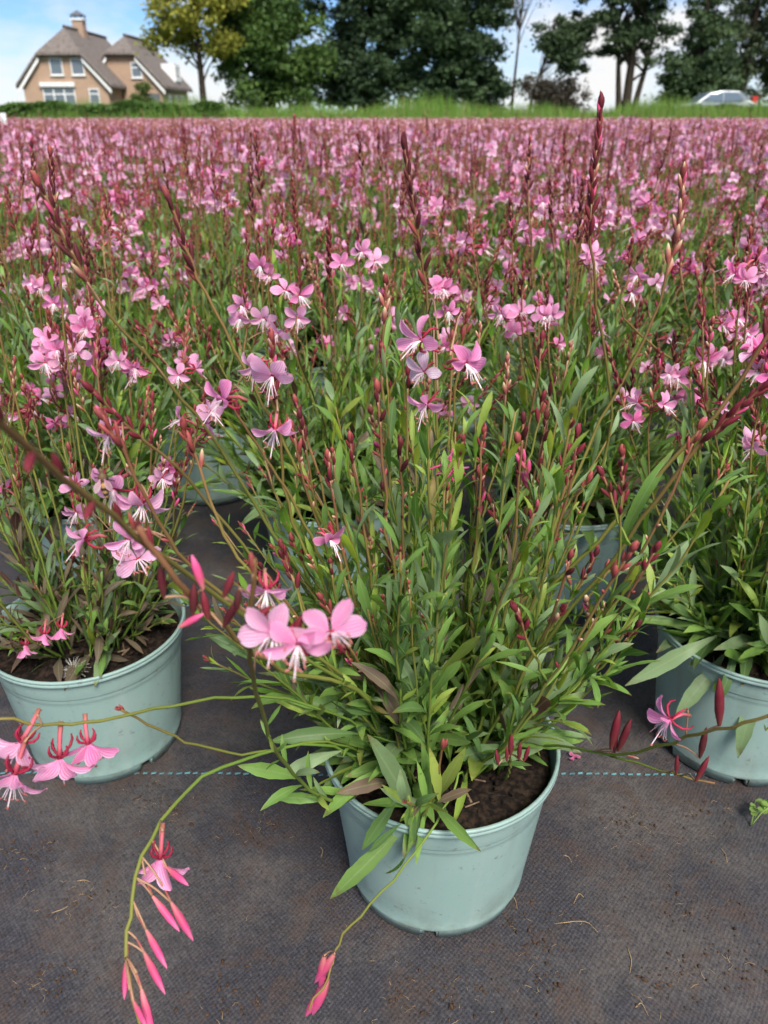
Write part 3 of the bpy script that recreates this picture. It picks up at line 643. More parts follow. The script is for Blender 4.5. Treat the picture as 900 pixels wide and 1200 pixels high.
def realize(root, stems, basal, r, petals=True, max_leaf=290, sep_buds=0, fine=False):
    """every stem, leaf and flower an object of its own; leaves past the limit joined into one part"""
    allv = sorted([(lf[3] * lf[4], i, j) for i, s in enumerate(stems) for j, lf in enumerate(s.leaves)] + [(lf[3] * lf[4], -1, j) for j, lf in enumerate(basal)], key=lambda x: -x[0])
    keep = {(i, j) for _, i, j in allv[:max_leaf]}; rest = MB()
    for j, lf in enumerate(basal):
        if (-1, j) in keep: leaf_obj(lf, root)
        else: put_leaf(rest, lf, not fine, r)
    for i, s in enumerate(stems):
        m = MB(); m.tube(s.P, s.rad, 6 if fine else 4, stem_cols(s))
        for base in [b[0] for b in s.buds] + [f[0] - f[1] * 0.0125 * f[3] for f in s.flowers]:
            dd = np.linalg.norm(s.P - base, axis=1); kk = int(np.argmin(dd))
            if dd[kk] > 0.004:          # a slim stalk from the stem to the bud or flower
                q0 = s.P[max(kk - 1, 0)]; mid = (q0 + base) / 2 + np.array((0, 0, 0.12 * dd[kk])); m.tube(smooth_path([q0, mid, base], 6), [.0007, .0006, .0006, .0006, .0006, .0007], 5 if fine else 3, (.30, .17, .10))
        so = m.build('stem', M_STEM, root)
        for j, lf in enumerate(s.leaves):
            if (i, j) in keep: leaf_obj(lf, so)
            else: put_leaf(rest, lf, not fine, r)
        if s.buds:
            if i < sep_buds:
                for b in s.buds: m = MB(); put_bud(m, *b); m.build('bud', M_STEM, so)
            else:
                m = MB()
                for b in s.buds: put_bud(m, *b, tpl=BUD6 if fine else (BUD4 if petals else BUD3))
                tag(m.build('bud_spike', M_STEM, so), kind='stuff')
        for f in s.flowers: flower_obj(f, root, r, petals)
    if rest.v: tag(rest.build('small_leaves', M_LEAF, root), kind='stuff')
GROUP_ROWS = 'gauras standing in the field rows'

# ------------------------------------------------------------------ the front plant, stems traced through space
A0 = np.array((0.053, 0.566, 0.0))
ra = np.random.default_rng(11)
stA, baA = gen_plant(ra, nleafy=36, nflow=30, nbasal=60, lsize=0.072, hgt=(0.22, 0.40), branch=0.6, nfl=0.0, clump=(0.09, 0.33), tiltmax=.68, nup=46, uplen=(.16, .40), spk=(0.012, 0.03),
                     pal={'g': 0.52, 'd': 0.14, 'b': 0.22, 'y': 0.10, 'm': 0.05, 'o': 0.015})
baA = [b for b in baA if not (b[1][1] < 0.1 and b[1][0] > -0.25) and not (b[1][0] > 0.15 and b[1][2] < 0.65)]
stA = [s for s in stA if not (s.P[-1][1] < -0.02 and s.P[-1][0] > -0.015 and s.P[-1][2] < 0.34) and not (s.P[-1][0] > 0.07 and s.P[-1][2] < 0.29)]
def W(*pts): return [at(*p) - A0 for p in pts]
def root_at(px, py):      # a point on the compost under that pixel
    p = at(px, py, 1.0); c = np.array((0, 0, CAM_H)); t = (SOIL_Z - CAM_H) / (p[2] - CAM_H); q = c + (p - c) * t - A0; q[2] = SOIL_Z + 0.001; 
    rr = math.hypot(q[0], q[1]); 
    if rr > 0.085: q[:2] *= 0.085 / rr
    return q
craft = []
def cs(root, pts, r0=0.0015, r1=0.0009, n=26, red=0.7, lf=(0.08, 0.66, 0.026, 0.055), sp=None, pal=None, pd=None):
    s = make_stem([root_at(*root)] + W(*pts), r0, r1, n, red)
    if lf: leafy(s, ra, *lf, pal or {'g': 0.5, 'd': 0.1, 'b': 0.15, 'y': 0.2, 'o': 0.05}, 0.35, axil=0.3)
    if sp: spike(s, ra, *sp)
    if pd: pods(s, ra, *pd)
    craft.append(s); return s
tall = cs((560, 840), [(640, 700, .60), (700, 560, .62), (716, 470, .61), (697, 340, .60), (692, 250, .60), (704, 122, .60)], sp=(0.085, 32, 'red', 0.0140, 1.0), lf=(0.08, 0.5, 0.035, 0.05), red=0.8)
cream = cs((565, 850), [(620, 700, .58), (690, 520, .60), (755, 400, .60), (790, 290, .60), (801, 205, .60)], sp=(0.07, 18, 'pale', 0.016, 1.15), red=0.85, pd=(0.7, 0.9, 0.03))
mids = cs((520, 830), [(513, 690, .60), (512, 540, .62), (508, 420, .62), (492, 290, .62), (474, 170, .62)], sp=(0.10, 20, 'dark', 0.016, .95), red=0.8)
far_l = cs((470, 850), [(420, 760, .56), (330, 640, .52), (250, 515, .50), (190, 440, .48), (110, 345, .46), (45, 215, .45)], sp=(0.055, 14, 'dark', 0.0135, .95), lf=(0.08, 0.42, 0.03, 0.05), red=0.6, pd=(0.6, 0.8, 0.03))
upl = cs((480, 830), [(420, 700, .58), (345, 545, .55), (285, 430, .53), (232, 325, .52), (197, 232, .52)], sp=(0.055, 12, 'dark', 0.015, .95), red=0.7)
thick = cs((470, 860), [(430, 815, .48), (340, 760, .40), (230, 680, .32), (110, 590, .245), (0, 492, .19), (-50, 440, .17)], 0.0015, 0.0011, sp=None, lf=(0.05, 0.35, 0.03, 0.05), red=0.6)
for d, k in ((0.03, 1), (0.05, -1), (0.075, 1), (0.10, -1), (0.125, 1)):
    p, t = on(thick, thick.L - d); thick.buds.append((p, nrm(t + np.array((0.1, 0.1, 0.75 * k))), 0.012, 0.0016, 'red'))
rt1 = cs((560, 870), [(620, 720, .57), (690, 645, .55), (760, 570, .54), (850, 470, .53), (905, 385, .52), (940, 330, .52)], 0.0018, 0.0013, sp=(0.04, 14, 'red'), lf=(0.08, 0.6, 0.022, 0.055), red=0.8)
rt2 = cs((565, 880), [(640, 750, .54), (720, 655, .52), (800, 545, .50), (860, 485, .49), (915, 440, .48)], 0.0018, 0.0013, sp=(0.065, 20, 'red', 0.016), lf=(0.08, 0.5, 0.025, 0.05), red=0.8)
fgl = cs((460, 870), [(420, 810, .46), (330, 785, .38), (265, 735, .32), (215, 690, .285), (163, 618, .27)], 0.0016, 0.0013, sp=None, lf=(0.08, 0.45, 0.025, 0.045), red=0.75)
for (px, py), (dx, dy), L, kd in (((168, 640), (-10, -34), .012, 'dark'), ((178, 648), (-6, -40), .013, 'red'), ((160, 632), (4, -22), .010, 'dark'), ((192, 700), (-6, -50), .016, 'dark'), ((226, 720), (2, -54), .016, 'dark'), ((244, 726), (-10, -52), .015, 'red'), ((262, 735), (28, -55), .016, 'dark'), ((238, 690), (-20, -60), .017, 'pink'), ((210, 735), (40, -22), .014, 'pink'), ((158, 622), (-6, -18), .009, 'fresh')):
    p = at(px, py, .285); fgl.buds.append((p - A0, nrm(at(px + dx, py + dy, .285) - p), L, L * 0.12, kd))
arch = cs((440, 915), [(395, 940, .465), (350, 912, .43), (318, 870, .38), (298, 800, .32), (292, 745, .28), (298, 655, .265)], 0.0016, 0.0011, lf=(0.2, 0.62, 0.02, 0.042), red=0.5, pal={'g': 0.6, 'y': 0.3, 'b': 0.1})
for (px, py), (dx, dy), L, kd in (((296, 672), (-2, -24), .010, 'fresh'), ((310, 760), (6, -66), .016, 'red'), ((285, 735), (40, -30), .016, 'red'), ((280, 690), (-4, 34), .012, 'dark'), ((262, 700), (24, -60), .013, 'red'), ((335, 752), (34, -52), .016, 'red')):
    p = at(px, py, .265); arch.buds.append((p - A0, nrm(at(px + dx, py + dy, .265) - p), L, L * 0.125, kd))
ctr = cs((600, 860), [(618, 760, .58), (632, 660, .58), (628, 600, .58), (608, 518, .58)], sp=(0.045, 9, 'pink', 0.017, 1.2), lf=(0.1, 0.75, 0.022, 0.05), red=0.7)
droop = cs((430, 900), [(380, 872, .47), (300, 884, .42), (225, 922, .37), (175, 990, .32), (152, 1070, .285), (150, 1130, .265), (168, 1215, .245)], 0.0013, 0.0010, lf=(0.05, 0.3, 0.02, 0.04), red=0.05, pal={'g': 0.6, 'y': 0.2, 'b': 0.2})
for (px, py), (dx, dy), L in (((172, 1035), (28, 62), .020), ((192, 1040), (34, 70), .021), ((162, 1075), (38, 60), .021), ((160, 1100), (36, 66), .019), ((150, 1105), (-4, 68), .019), ((160, 1140), (24, 80), .022), ((188, 1008), (30, 34), .013), ((152, 1160), (16, 50), .016)):
    yb = .32 - (py - 1000) * .00045; p = at(px, py, yb); e = at(px + dx, py + dy, yb - .02); mid = p + (e - p) * 0.25; L = float(np.linalg.norm(e - p))
    droop.buds.append((mid - A0, nrm(e - p + KR.normal(0, .002, 3)), L * KR.uniform(.66, .84), L * KR.uniform(.055, .075), 'pink')); droop.buds.append((p - A0, nrm(e - p), L * 0.35, 0.0007, 'pale'))
low_l = cs((450, 880), [(400, 838, .49), (300, 815, .44), (210, 826, .40), (130, 842, .36), (70, 850, .34), (10, 842, .325), (-40, 850, .32)], 0.0012, 0.0008, lf=(0.06, 0.32, 0.02, 0.045), red=0.15)
low_2 = cs((440, 890), [(380, 870, .47), (290, 883, .43), (208, 866, .40), (138, 830, .38)], 0.0011, 0.0008, lf=(0.05, 0.35, 0.02, 0.04), red=0.3, sp=(0.006, 3, 'fresh', 0.007))
front = cs((545, 925), [(540, 905, .495), (520, 950, .47), (478, 1010, .43), (430, 1065, .385), (396, 1104, .355), (386, 1140, .335), (362, 1184, .315)], 0.0011, 0.0008, lf=None, red=0.35)
for (px, py), (dx, dy), L in (((392, 1118), (-18, 26), .009), ((384, 1145), (-14, 34), .012), ((376, 1160), (-14, 24), .009), ((380, 1120), (-4, 30), .008)):
    p = at(px, py, .335); e = at(px + dx * 1.3, py + dy * 1.3, .332) - p; L = float(np.linalg.norm(e)); front.buds.append((p - A0, nrm(e), L, L * 0.11, 'pink'))
cen = cs((500, 940), [(492, 960, .47), (510, 925, .46), (519, 868, .455)], 0.0013, 0.0010, lf=None, red=0.8)
cen.buds.append((at(519, 878, .455) - A0, nrm((0, 0, 1)), 0.011, 0.0022, 'fresh')); cen.buds.append((at(521, 876, .455) - A0, nrm((0.2, 0, 1)), 0.009, 0.0016, 'fresh'))
right = cs((600, 880), [(640, 874, .51), (720, 884, .44), (780, 872, .39), (850, 852, .35), (915, 838, .33), (960, 830, .32)], 0.0012, 0.0009, lf=(0.05, 0.2, 0.02, 0.035), red=0.35)
rbr = make_stem(W((715, 886, .443), (760, 898, .42), (800, 910, .40), (838, 918, .39)), 0.0009, 0.0007, 10, 0.6); craft.append(rbr)
for s_, (px, py), (dx, dy), L, kd in ((right, (716, 878), (10, -46), .018, 'red'), (right, (724, 880), (16, -38), .017, 'red'), (right, (720, 882), (2, -30), .012, 'dark'), (right, (843, 850), (0, -56), .020, 'red'), (right, (820, 888), (8, -36), .015, 'dark'), (rbr, (792, 908), (2, -24), .011, 'red'), (rbr, (815, 916), (16, -30), .013, 'red'), (right, (735, 885), (14, 4), .008, 'pale')):
    yb = .44 - max(px - 720, 0) * .0007; p = at(px, py, yb); e = at(px + dx, py + dy, yb) - p; L = float(np.linalg.norm(e)); s_.buds.append((p - A0, nrm(e), L, L * 0.085, kd))
inpot = cs((590, 915), [(596, 905, .49), (598, 880, .465), (600, 862, .46)], 0.0011, 0.001, lf=None, red=0.7)
for (px, py), (dx, dy), L in (((584, 896), (-6, -36), .015), ((598, 884), (4, -60), .019), ((594, 892), (0, -40), .014), ((608, 890), (4, -50), .016), ((614, 892), (16, -44), .015)):
    p = at(px, py, .46); inpot.buds.append((p - A0, nrm(at(px + dx, py + dy, .46) - p), L * 1.1, L * 0.12, 'red'))
stick = [cs((540, 850), [(530, 700, .61), (528, 560, .62), (535, 440, .60), (548, 370, .60)], red=0.5, lf=(0.1, 0.6, 0.03, 0.045), sp=(0.02, 6, 'fresh'))]
stick += [cs((500, 850), [(470, 700, .58), (455, 560, .58), (448, 430, .58), (452, 330, .58)], red=0.6, sp=(0.03, 8, 'pale'), lf=(0.1, 0.6, 0.03, 0.05))]
stick += [cs((480, 850), [(400, 700, .55), (345, 590, .53), (300, 520, .52), (262, 460, .51)], red=0.7, sp=(0.02, 6, 'red'))]
stick += [cs((470, 850), [(400, 730, .54), (340, 600, .53), (325, 480, .52), (318, 395, .52)], red=0.75, sp=(0.05, 15, 'red'))]
stick += [cs((480, 860), [(420, 740, .52), (400, 660, .52), (388, 620, .52)], red=0.5, sp=(0.015, 4, 'fresh'))]
stick += [cs((455, 860), [(390, 790, .50), (320, 700, .46), (270, 640, .45), (240, 560, .45), (215, 500, .45)], red=0.6, sp=(0.03, 8, 'fresh'), lf=(0.1, 0.6, 0.025, 0.045))]
stick += [cs((450, 850), [(380, 770, .52), (300, 660, .50), (220, 560, .48), (150, 500, .46), (105, 455, .45)], red=0.6, sp=(0.045, 13, 'red'), lf=(0.1, 0.5, 0.025, 0.045))]
stick += [cs((610, 850), [(660, 760, .58), (690, 700, .57), (720, 660, .57)], red=0.4, sp=(0.012, 4, 'fresh'), lf=(0.1, 0.95, 0.018, 0.042))]
stick += [cs((590, 830), [(640, 700, .60), (660, 620, .60), (690, 560, .60)], red=0.4, sp=(0.012, 4, 'fresh'), lf=(0.1, 0.95, 0.02, 0.045))]
bushy = {'g': 0.5, 'y': 0.18, 'b': 0.16, 'd': 0.14}
for rt_, pts_ in (((470, 850), [(430, 780, .54), (370, 700, .53), (318, 640, .54)]), ((455, 870), [(400, 800, .52), (320, 760, .50), (262, 715, .50)]), ((480, 840), [(430, 760, .56), (390, 640, .57), (358, 560, .58)]), ((470, 840), [(420, 790, .56), (340, 690, .60), (282, 615, .64)]),
                  ((560, 830), [(570, 760, .60), (600, 660, .62), (622, 590, .64)]), ((590, 840), [(610, 790, .57), (660, 715, .58), (700, 640, .60)]), ((460, 840), [(400, 770, .58), (330, 720, .60), (270, 680, .62)]), ((500, 830), [(490, 700, .60), (470, 600, .62), (440, 520, .64)]),
                  ((450, 840), [(400, 780, .60), (320, 690, .66), (250, 610, .70)]), ((445, 850), [(390, 800, .58), (300, 745, .62), (225, 705, .66)]), ((460, 830), [(400, 760, .60), (330, 640, .66), (290, 560, .70)]), ((440, 860), [(380, 830, .55), (300, 800, .56), (240, 770, .58)]),
                  ((540, 830), [(550, 700, .60), (570, 590, .62), (590, 520, .64)]), ((450, 860), [(390, 790, .50), (330, 720, .47), (290, 660, .46)])):
    cs(rt_, pts_, 0.0014, 0.0008, 16, 0.3, (0.15, 1.0, 0.014, 0.058), (0.012, 4, 'fresh', 0.008), bushy)
def fl(s, px, py, Y, facing, ci, scale=1.0, kind='open'): s.flowers.append((at(px, py, Y) - A0, nrm(facing), ci, scale, kind))
fl(mids, 494, 399, .46, (-0.75, -0.55, 0.1), 1, 1.05); fl(stick[0], 545, 425, .46, (0.55, -0.75, -0.1), 0, 1.1)
fl(mids, 497, 436, .47, (-0.45, -0.6, 0.15), 5, 0.9); fl(mids, 500, 474, .47, (-0.55, -0.7, -0.25), 1, 1.0)
fl(mids, 528, 548, .56, (0, -1, 0), 0, 1.5, 'wilt'); fl(stick[2], 262, 468, .46, (-0.7, -0.5, -0.1), 0, 1.1)
fl(stick[3], 322, 503, .46, (-0.1, -0.7, -0.7), 1, 1.0); fl(stick[3], 320, 440, .48, (-0.3, -0.8, -0.3), 2, 1.1); fl(stick[2], 300, 430, .50, (-0.4, -0.8, -0.4), 2, .9)
fl(stick[4], 386, 632, .50, (0.6, -0.6, -0.3), 0, 1.0); fl(arch, 312, 690, .33, (0.1, -0.75, -0.55), 1, 0.9)
fl(arch, 322, 742, .262, (-0.1, -0.85, 0.35), 2, 1.0); fl(arch, 388, 742, .258, (0.25, -0.55, 0.7), 1, 1.0); fl(arch, 350, 755, .255, (-0.1, -0.9, 0.2), 1, .9)
fl(low_l, 70, 886, .335, (-0.05, -0.3, -0.95), 1, 1.31, 'nod'); fl(low_l, 103, 870, .345, (0.1, -0.3, -0.95), 0, 1.12, 'nod'); fl(low_l, 26, 868, .325, (-0.45, -0.5, -0.7), 2, 1.25, 'nod'); fl(low_l, 18, 905, .31, (-0.2, -0.55, -0.7), 1, 1.25, 'nod')
fl(droop, 188, 1004, .315, (-0.1, -0.35, -0.9), 1, 1.25, 'nod'); fl(right, 786, 843, .37, (-0.8, -0.35, -0.2), 0, 1.05)
beest = cs((450, 855), [(400, 790, .48), (290, 720, .43), (215, 655, .405), (170, 580, .39), (140, 520, .385), (120, 488, .385)], red=0.8, sp=(0.025, 8, 'fresh', 0.013), lf=(0.1, 0.5, 0.03, 0.045), pd=(0.6, 0.85, 0.03))
for px, py, f_, c_, k_ in ((134, 572, (-.3, -.75, -.45), 1, 1.1), (166, 590, (.15, -.8, -.55), 2, 1.0), (152, 632, (-.3, -.85, -.1), 1, .9), (162, 655, (.25, -.8, .4), 2, 1.0), (100, 632, (-.7, -.6, -.1), 1, .9), (128, 510, (-.4, -.8, -.3), 2, .9)): fl(beest, px, py, .40, f_, c_, k_)
# big leaves that stand out on the front plant
def lf_px(b, t, w=1.0, k='g', up=(0, -0.55, 0.83)):
    p, e = at(*b), at(*t); a, c = GREENS[k]; return (p - A0, nrm(e - p), np.array(up), float(np.linalg.norm(e - p)), w, k, np.array(c))
baA += [lf_px((486, 955, .475), (436, 866, .455), 1.25, 'b'), lf_px((480, 872, .50), (446, 790, .48), 1.1, 'g'), lf_px((474, 968, .475), (387, 1056, .44), 1.15, 'g', (0.5, -0.5, 0.7)),
        lf_px((352, 912, .455), (283, 895, .44), 1.15, 'g'), lf_px((515, 940, .46), (505, 880, .455), 1.0, 'y'), lf_px((512, 940, .46), (548, 925, .45), 1.3, 'm'),
        lf_px((600, 875, .52), (528, 890, .51), 1.3, 'd'), lf_px((420, 930, .48), (352, 925, .46), 1.0, 'g'), lf_px((480, 960, .46), (470, 1040, .45), 1.1, 'g', (0.8, -0.5, 0.2)),
        lf_px((470, 965, .46), (430, 1000, .455), 1.0, 'd'), lf_px((440, 790, .52), (350, 840, .50), .9, 'g'), lf_px((655, 845, .54), (690, 855, .52), 1.4, 'g'), lf_px((500, 945, .46), (490, 895, .46), .9, 'g'),
        lf_px((445, 900, .48), (372, 962, .45), 1.0, 'g'), lf_px((470, 930, .47), (418, 1002, .45), .9, 'd'), lf_px((500, 940, .47), (486, 1012, .45), 1.0, 'g', (.6, -.7, .3)), lf_px((400, 880, .49), (325, 905, .46), 1.0, 'b'), lf_px((420, 860, .50), (312, 868, .48), .9, 'd'), lf_px((430, 840, .51), (330, 812, .50), .9, 'g'), lf_px((460, 915, .48), (400, 925, .45), 1.1, 'm'),
        lf_px((420, 800, .52), (300, 790, .50), .8, 'b'), lf_px((560, 620, .60), (640, 560, .60), .8, 'g'), lf_px((728, 640, .55), (790, 520, .54), .65, 'g', (-.4, -.7, .6))]
rootA = tag(empty('potted_gaura', tuple(A0)), 'pink flowering gaura in a pale teal pot standing alone ahead of the rows', 'potted plant', GROUP_ROWS)
pot_parts(rootA, True, 0, 0.4)
realize(rootA, craft + stA, baA, ra, True, 292, len(craft), True)

# ------------------------------------------------------------------ the two neighbours of the front plant
def hero(loc, label, seed, rz=0.3, petals=True, max_leaf=280, extra=None, **kw):
    r = np.random.default_rng(seed); st, ba = gen_plant(r, **kw)
    if extra: extra(st, ba, r, np.array((loc[0], loc[1], 0)))
    o = tag(empty('potted_gaura', (loc[0], loc[1], 0)), label, 'potted plant', GROUP_ROWS); pot_parts(o, True, seed, rz); realize(o, st, ba, r, petals, max_leaf); return o
def ex_left(st, ba, r, O):
    def w(*p): return [at(*q) - O for q in p]
    s = make_stem([(0.0, 0.03, SOIL_Z)] + w((130, 690, .74), (150, 640, .70), (165, 600, .68), (168, 580, .68)), .0014, .001, 14, .8); spike(s, r, .03, 9, 'red', .013)
    for px, py, f, ci, k in ((90, 600, (-.2, -.8, -.1), 1, 'open'), (190, 560, (.3, -.85, -.1), 2, 'open')): s.flowers.append((at(px, py, .70) - O, nrm(f), ci, 1.0, k))
    st.append(s)
    s2 = make_stem([(-0.05, -0.05, SOIL_Z)] + w((50, 752, .68), (30, 745, .665), (5, 755, .65)), .001, .0008, 10, .7)
    for px, py in ((30, 755), (52, 742), (72, 735)): s2.flowers.append((at(px, py, .665) - O, nrm((-0.1, -0.4, -0.9)), 0, 1.0, 'nod'))
    st.append(s2)
    for k in range(5):
        az = r.uniform(-1.2, 1.2); s3 = make_stem(rand_stem(r, (0.02 * k - 0.05, 0.03, SOIL_Z), az, .3, .5, .09), .0014, .0009, 8, 1.0); leafy(s3, r, .1, 1, .009, .04, {'m': .8, 'd': .2}, .5); spike(s3, r, .015, 5, 'red', .012); st.append(s3)
hero((-0.343, 0.755), 'gaura with maroon flushed leaves whose pot shows bare soil and a silky seed tuft', 41, extra=ex_left, nleafy=34, nflow=20, nbasal=40, lsize=0.056, pal={'g': .22, 'd': .20, 'b': .22, 'm': .70}, hgt=(.26, .44), clump=(.06, .16), lean=(-0.02, 0.05), nfl=1.2, nup=16, ntall=4, uplen=(.12, .26))
def ex_right(st, ba, r, O):
    def lp(b, t, w, k='b', up=(0, -.6, .8)): p, e = at(*b), at(*t); return (p - O, nrm(e - p), np.array(up), float(np.linalg.norm(e - p)), w, k, np.array(GREENS[k][1]))
    ba += [lp((850, 765, .70), (792, 840, .66), 1.3), lp((890, 790, .68), (866, 890, .64), 1.25), lp((840, 745, .70), (735, 800, .66), .8), lp((860, 740, .70), (700, 722, .70), .5, 'g'), lp((905, 790, .67), (900, 860, .65), 1.3, 'g'),
           lp((880, 770, .70), (845, 770, .63), 1.3, 'g'), lp((860, 760, .69), (840, 830, .65), 1.0, 'd')]
    def w(*p): return [at(*q) - O for q in p]
    for pts, kd in ((((880, 720, .73), (860, 600, .72), (840, 520, .72), (812, 430, .72)), 'red'), (((900, 700, .73), (905, 600, .7), (895, 530, .7), (880, 470, .7)), 'fresh'), (((830, 690, .72), (770, 600, .72), (760, 500, .72), (775, 420, .72)), 'red')):
        s = make_stem([(0.0, 0.0, SOIL_Z)] + w(*pts), .0016, .001, 16, .8); leafy(s, r, .1, .6, .025, .05, {'g': .6, 'y': .3, 'b': .1}); spike(s, r, .04, 12, kd)
        for _ in range(2): add_flower(s, r, s.L - .05)
        st.append(s)
hero((0.428, 0.752), 'gaura with long green leaves hanging over its teal pot near the weed seedling', 52, extra=ex_right, nleafy=62, nflow=20, nbasal=70, lsize=0.074, pal={'g': .5, 'd': .15, 'b': .25, 'y': .1}, hgt=(.26, .44), clump=(.09, .28), nfl=1.0, nup=36, ntall=4, uplen=(.16, .36))

# ------------------------------------------------------------------ field rows
PALF = {'g': 0.44, 'd': 0.14, 'b': 0.32, 'y': 0.05, 'm': 0.08}
rf = np.random.default_rng(77)
def clusters(items):      # flowering stems whose open blossoms stand out in the first row
    def ex(st, ba, r, O):
        for px, py, n_, Yc in items:
            tip = at(px + r.normal(0, 4), py - 38, Yc) - O; mid = at(px + 2, py + 60, Yc) - O; rt = np.array((r.normal(0, .02), r.normal(0, .02), SOIL_Z))
            s = make_stem([rt, rt + (mid - rt) * .45 + np.array((0, 0, .04)), mid, at(px, py, Yc) - O, tip], .0016, .0009, 18, .8); leafy(s, r, .08, .55, .028, .06, PALF, .4); spike(s, r, .03, 9, r.choice(['red', 'dark']))
            for k in range(n_): s.flowers.append((at(px + r.normal(0, 13), py + r.normal(0, 11), Yc) - O, nrm((r.normal(0, .5), -1, r.normal(-.05, .25))), int(r.choice([0, 1, 2, 4])), r.uniform(1.0, 1.2), 'open'))
            st.append(s)
    return ex
CLUS = {1: [(525, 338, 4, .92), (612, 352, 2, .95), (642, 374, 2, .9), (690, 300, 3, 1.0)], 2: [(348, 358, 3, .85), (290, 376, 4, .88), (318, 300, 2, 1.0), (420, 310, 3, 1.0)], 3: [(60, 405, 4, .85), (108, 392, 3, .88), (88, 422, 4, .84), (150, 440, 3, .85), (50, 340, 3, 1.0)], 4: [(790, 432, 2, .85), (830, 424, 2, .84), (872, 376, 4, .95), (736, 322, 3, 1.0), (890, 440, 2, .8)]}
for x, y, sd, lab in ((0.285, 1.10, 1, 'potted gaura behind the gap between the lone front plant and its green leaved neighbour'), (-0.085, 1.11, 2, 'potted gaura in the first full row directly behind the lone front plant'),
                      (-0.46, 1.12, 3, 'potted gaura right behind the plant with maroon leaves and bare soil'), (0.63, 1.10, 4, 'potted gaura right behind the plant whose long leaves hang over its pot')):
    hero((x, y), lab, 100 + sd, rf.random() * 6, True, 240, extra=clusters(CLUS[sd]), nleafy=50, nflow=22, nbasal=90, lsize=.080, pal=PALF, hgt=(.30, .46), nfl=1.0, nup=24, ntall=5, clump=(.11, .30), tiltmax=.95)
for x, y, sd in ((0.02, 1.48, 1), (0.39, 1.47, 2), (-0.35, 1.48, 3), (0.76, 1.49, 4), (-0.73, 1.47, 5)):
    hero((x, y), 'potted gaura in the second full row behind the three front pots', 200 + sd, rf.random() * 6, False, 160, nleafy=46, nflow=20, nbasal=80, lsize=.082, pal=PALF, hgt=(.30, .46), nfl=1.0, nup=22, ntall=6, clump=(.11, .31), tiltmax=.95)
VAR = []
for k in range(9):
    r = np.random.default_rng(500 + k); st, ba = gen_plant(r, nleafy=40, nflow=19, nbasal=56, lsize=0.084, pal=PALF, hgt=(.30, .48), nfl=1.0, branch=1.1, tiltmax=0.9, clump=(.11, .31), nup=22, uplen=(.16, .33), clus=.48, ntall=4)
    mf, ms, mb, mfl, fls = MB(), MB(), MB(), MB(), []
    for lf in ba: put_leaf(mf, lf, True, r)
    for s in st:
        ms.tube(s.P[::2] if len(s.P) > 8 else s.P, s.rad[::2] if len(s.P) > 8 else s.rad, 3, stem_cols(s)[::2] if len(s.P) > 8 else stem_cols(s))
        for lf in s.leaves: put_leaf(mf, lf, True, r)
        for b in s.buds: put_bud(mb, *b, tpl=BUD3)
        for c_ in range(len(mb.c) - len(s.buds), len(mb.c)): mb.c[c_] = mb.c[c_] * 1.15 + np.array((.05, .025, .02)) * r.random()
        for f in s.flowers:
            fls.append(f); flower_geo(mfl, r, np.array(PINKS[f[2]]) * .5 + np.array((.95, .78, .87)) * .5, 0.25 + .4 * r.random(), False, 0, 1, basis(f[1], nrm((r.normal(0, .15), r.normal(0, .1), 1))), f[0], f[3] * 1.45)
    VAR.append((mf.mesh('foliage', M_LEAF), ms.mesh('stems', M_STEM), mb.mesh('bud_spikes', M_STEM), mfl.mesh('blossom', [M_PETAL, M_STEM]), fls))
NEAR_END, y, row, count = 8.7, 1.85, 0, 0
while y < NEAR_END:
    off = 0.21 if row % 2 == 0 else 0.03
    hw = 0.50 * y + 0.22
    for k in range(-40, 41):
        x = off + k * 0.372
        if abs(x) > hw: continue
        vi = int(rf.integers(0, 9)); mf, ms, mb, mfl, fls = VAR[vi]
        o = empty('potted_gaura', (x + rf.normal(0, .018), y + rf.normal(0, .018), 0), rf.random() * 6.283); sz = rf.uniform(.94, 1.08); o.scale = (1, 1, sz)
        near = y < 2.7
        tag(o, 'potted gaura in the third to fifth full rows behind the front pots' if near else 'small looking potted gaura in the massed pink rows of the open field', 'potted plant', 'gauras in the third to fifth rows' if near else 'gauras massed across the field')
        link('pot', POT_JOINED, o); link('soil', SOIL[vi % 3], o)
        tag(link('foliage', mf, o), kind='stuff'); tag(link('stems', ms, o), kind='stuff'); tag(link('bud_spikes', mb, o), kind='stuff')
        if near:
            for f in fls: flower_obj(f, o, rf, False)
        else: tag(link('blossom', mfl, o), kind='stuff')
        count += 1
    y += 0.37; row += 1
# the rest of the field, too far off to tell one plant from the next
far = MB(); fq = np.random.default_rng(5); cs_ = []; y = NEAR_END
while y < FIELD_END - 0.4:
    step = 0.372 if y < 16 else 0.5
    for x in np.arange(-0.58 * y - 2, 0.58 * y + 2, step): cs_.append((x, y))
    y += step
cs_ = np.array(cs_) + fq.normal(0, .05, (len(cs_), 2))
def spread(n, sd, z0, z1):
    c = np.repeat(cs_, n, 0); k = len(c); return np.column_stack([c[:, 0] + fq.normal(0, sd, k), c[:, 1] + fq.normal(0, sd, k), fq.uniform(z0, z1, k)])
def lerp_cols(c0, c1, k): return np.array(c0) + fq.random((k, 1)) * (np.array(c1) - np.array(c0))
p = spread(9, .08, .12, .30); k = len(p); a = fq.random(k) * 6.28; d = np.column_stack([np.sin(a), np.cos(a), np.ones(k)]) * .11; e = np.column_stack([np.cos(a), -np.sin(a), np.zeros(k)]) * .018     # leafy shoots
far.add(np.stack([p - e * .3, p + d * .5 - e, p + d, p + d * .5 + e], 1).reshape(-1, 3), np.arange(4 * k).reshape(-1, 4), None, np.repeat(lerp_cols((.05, .12, .02), (.15, .25, .06), k), 4, 0), mat=0)
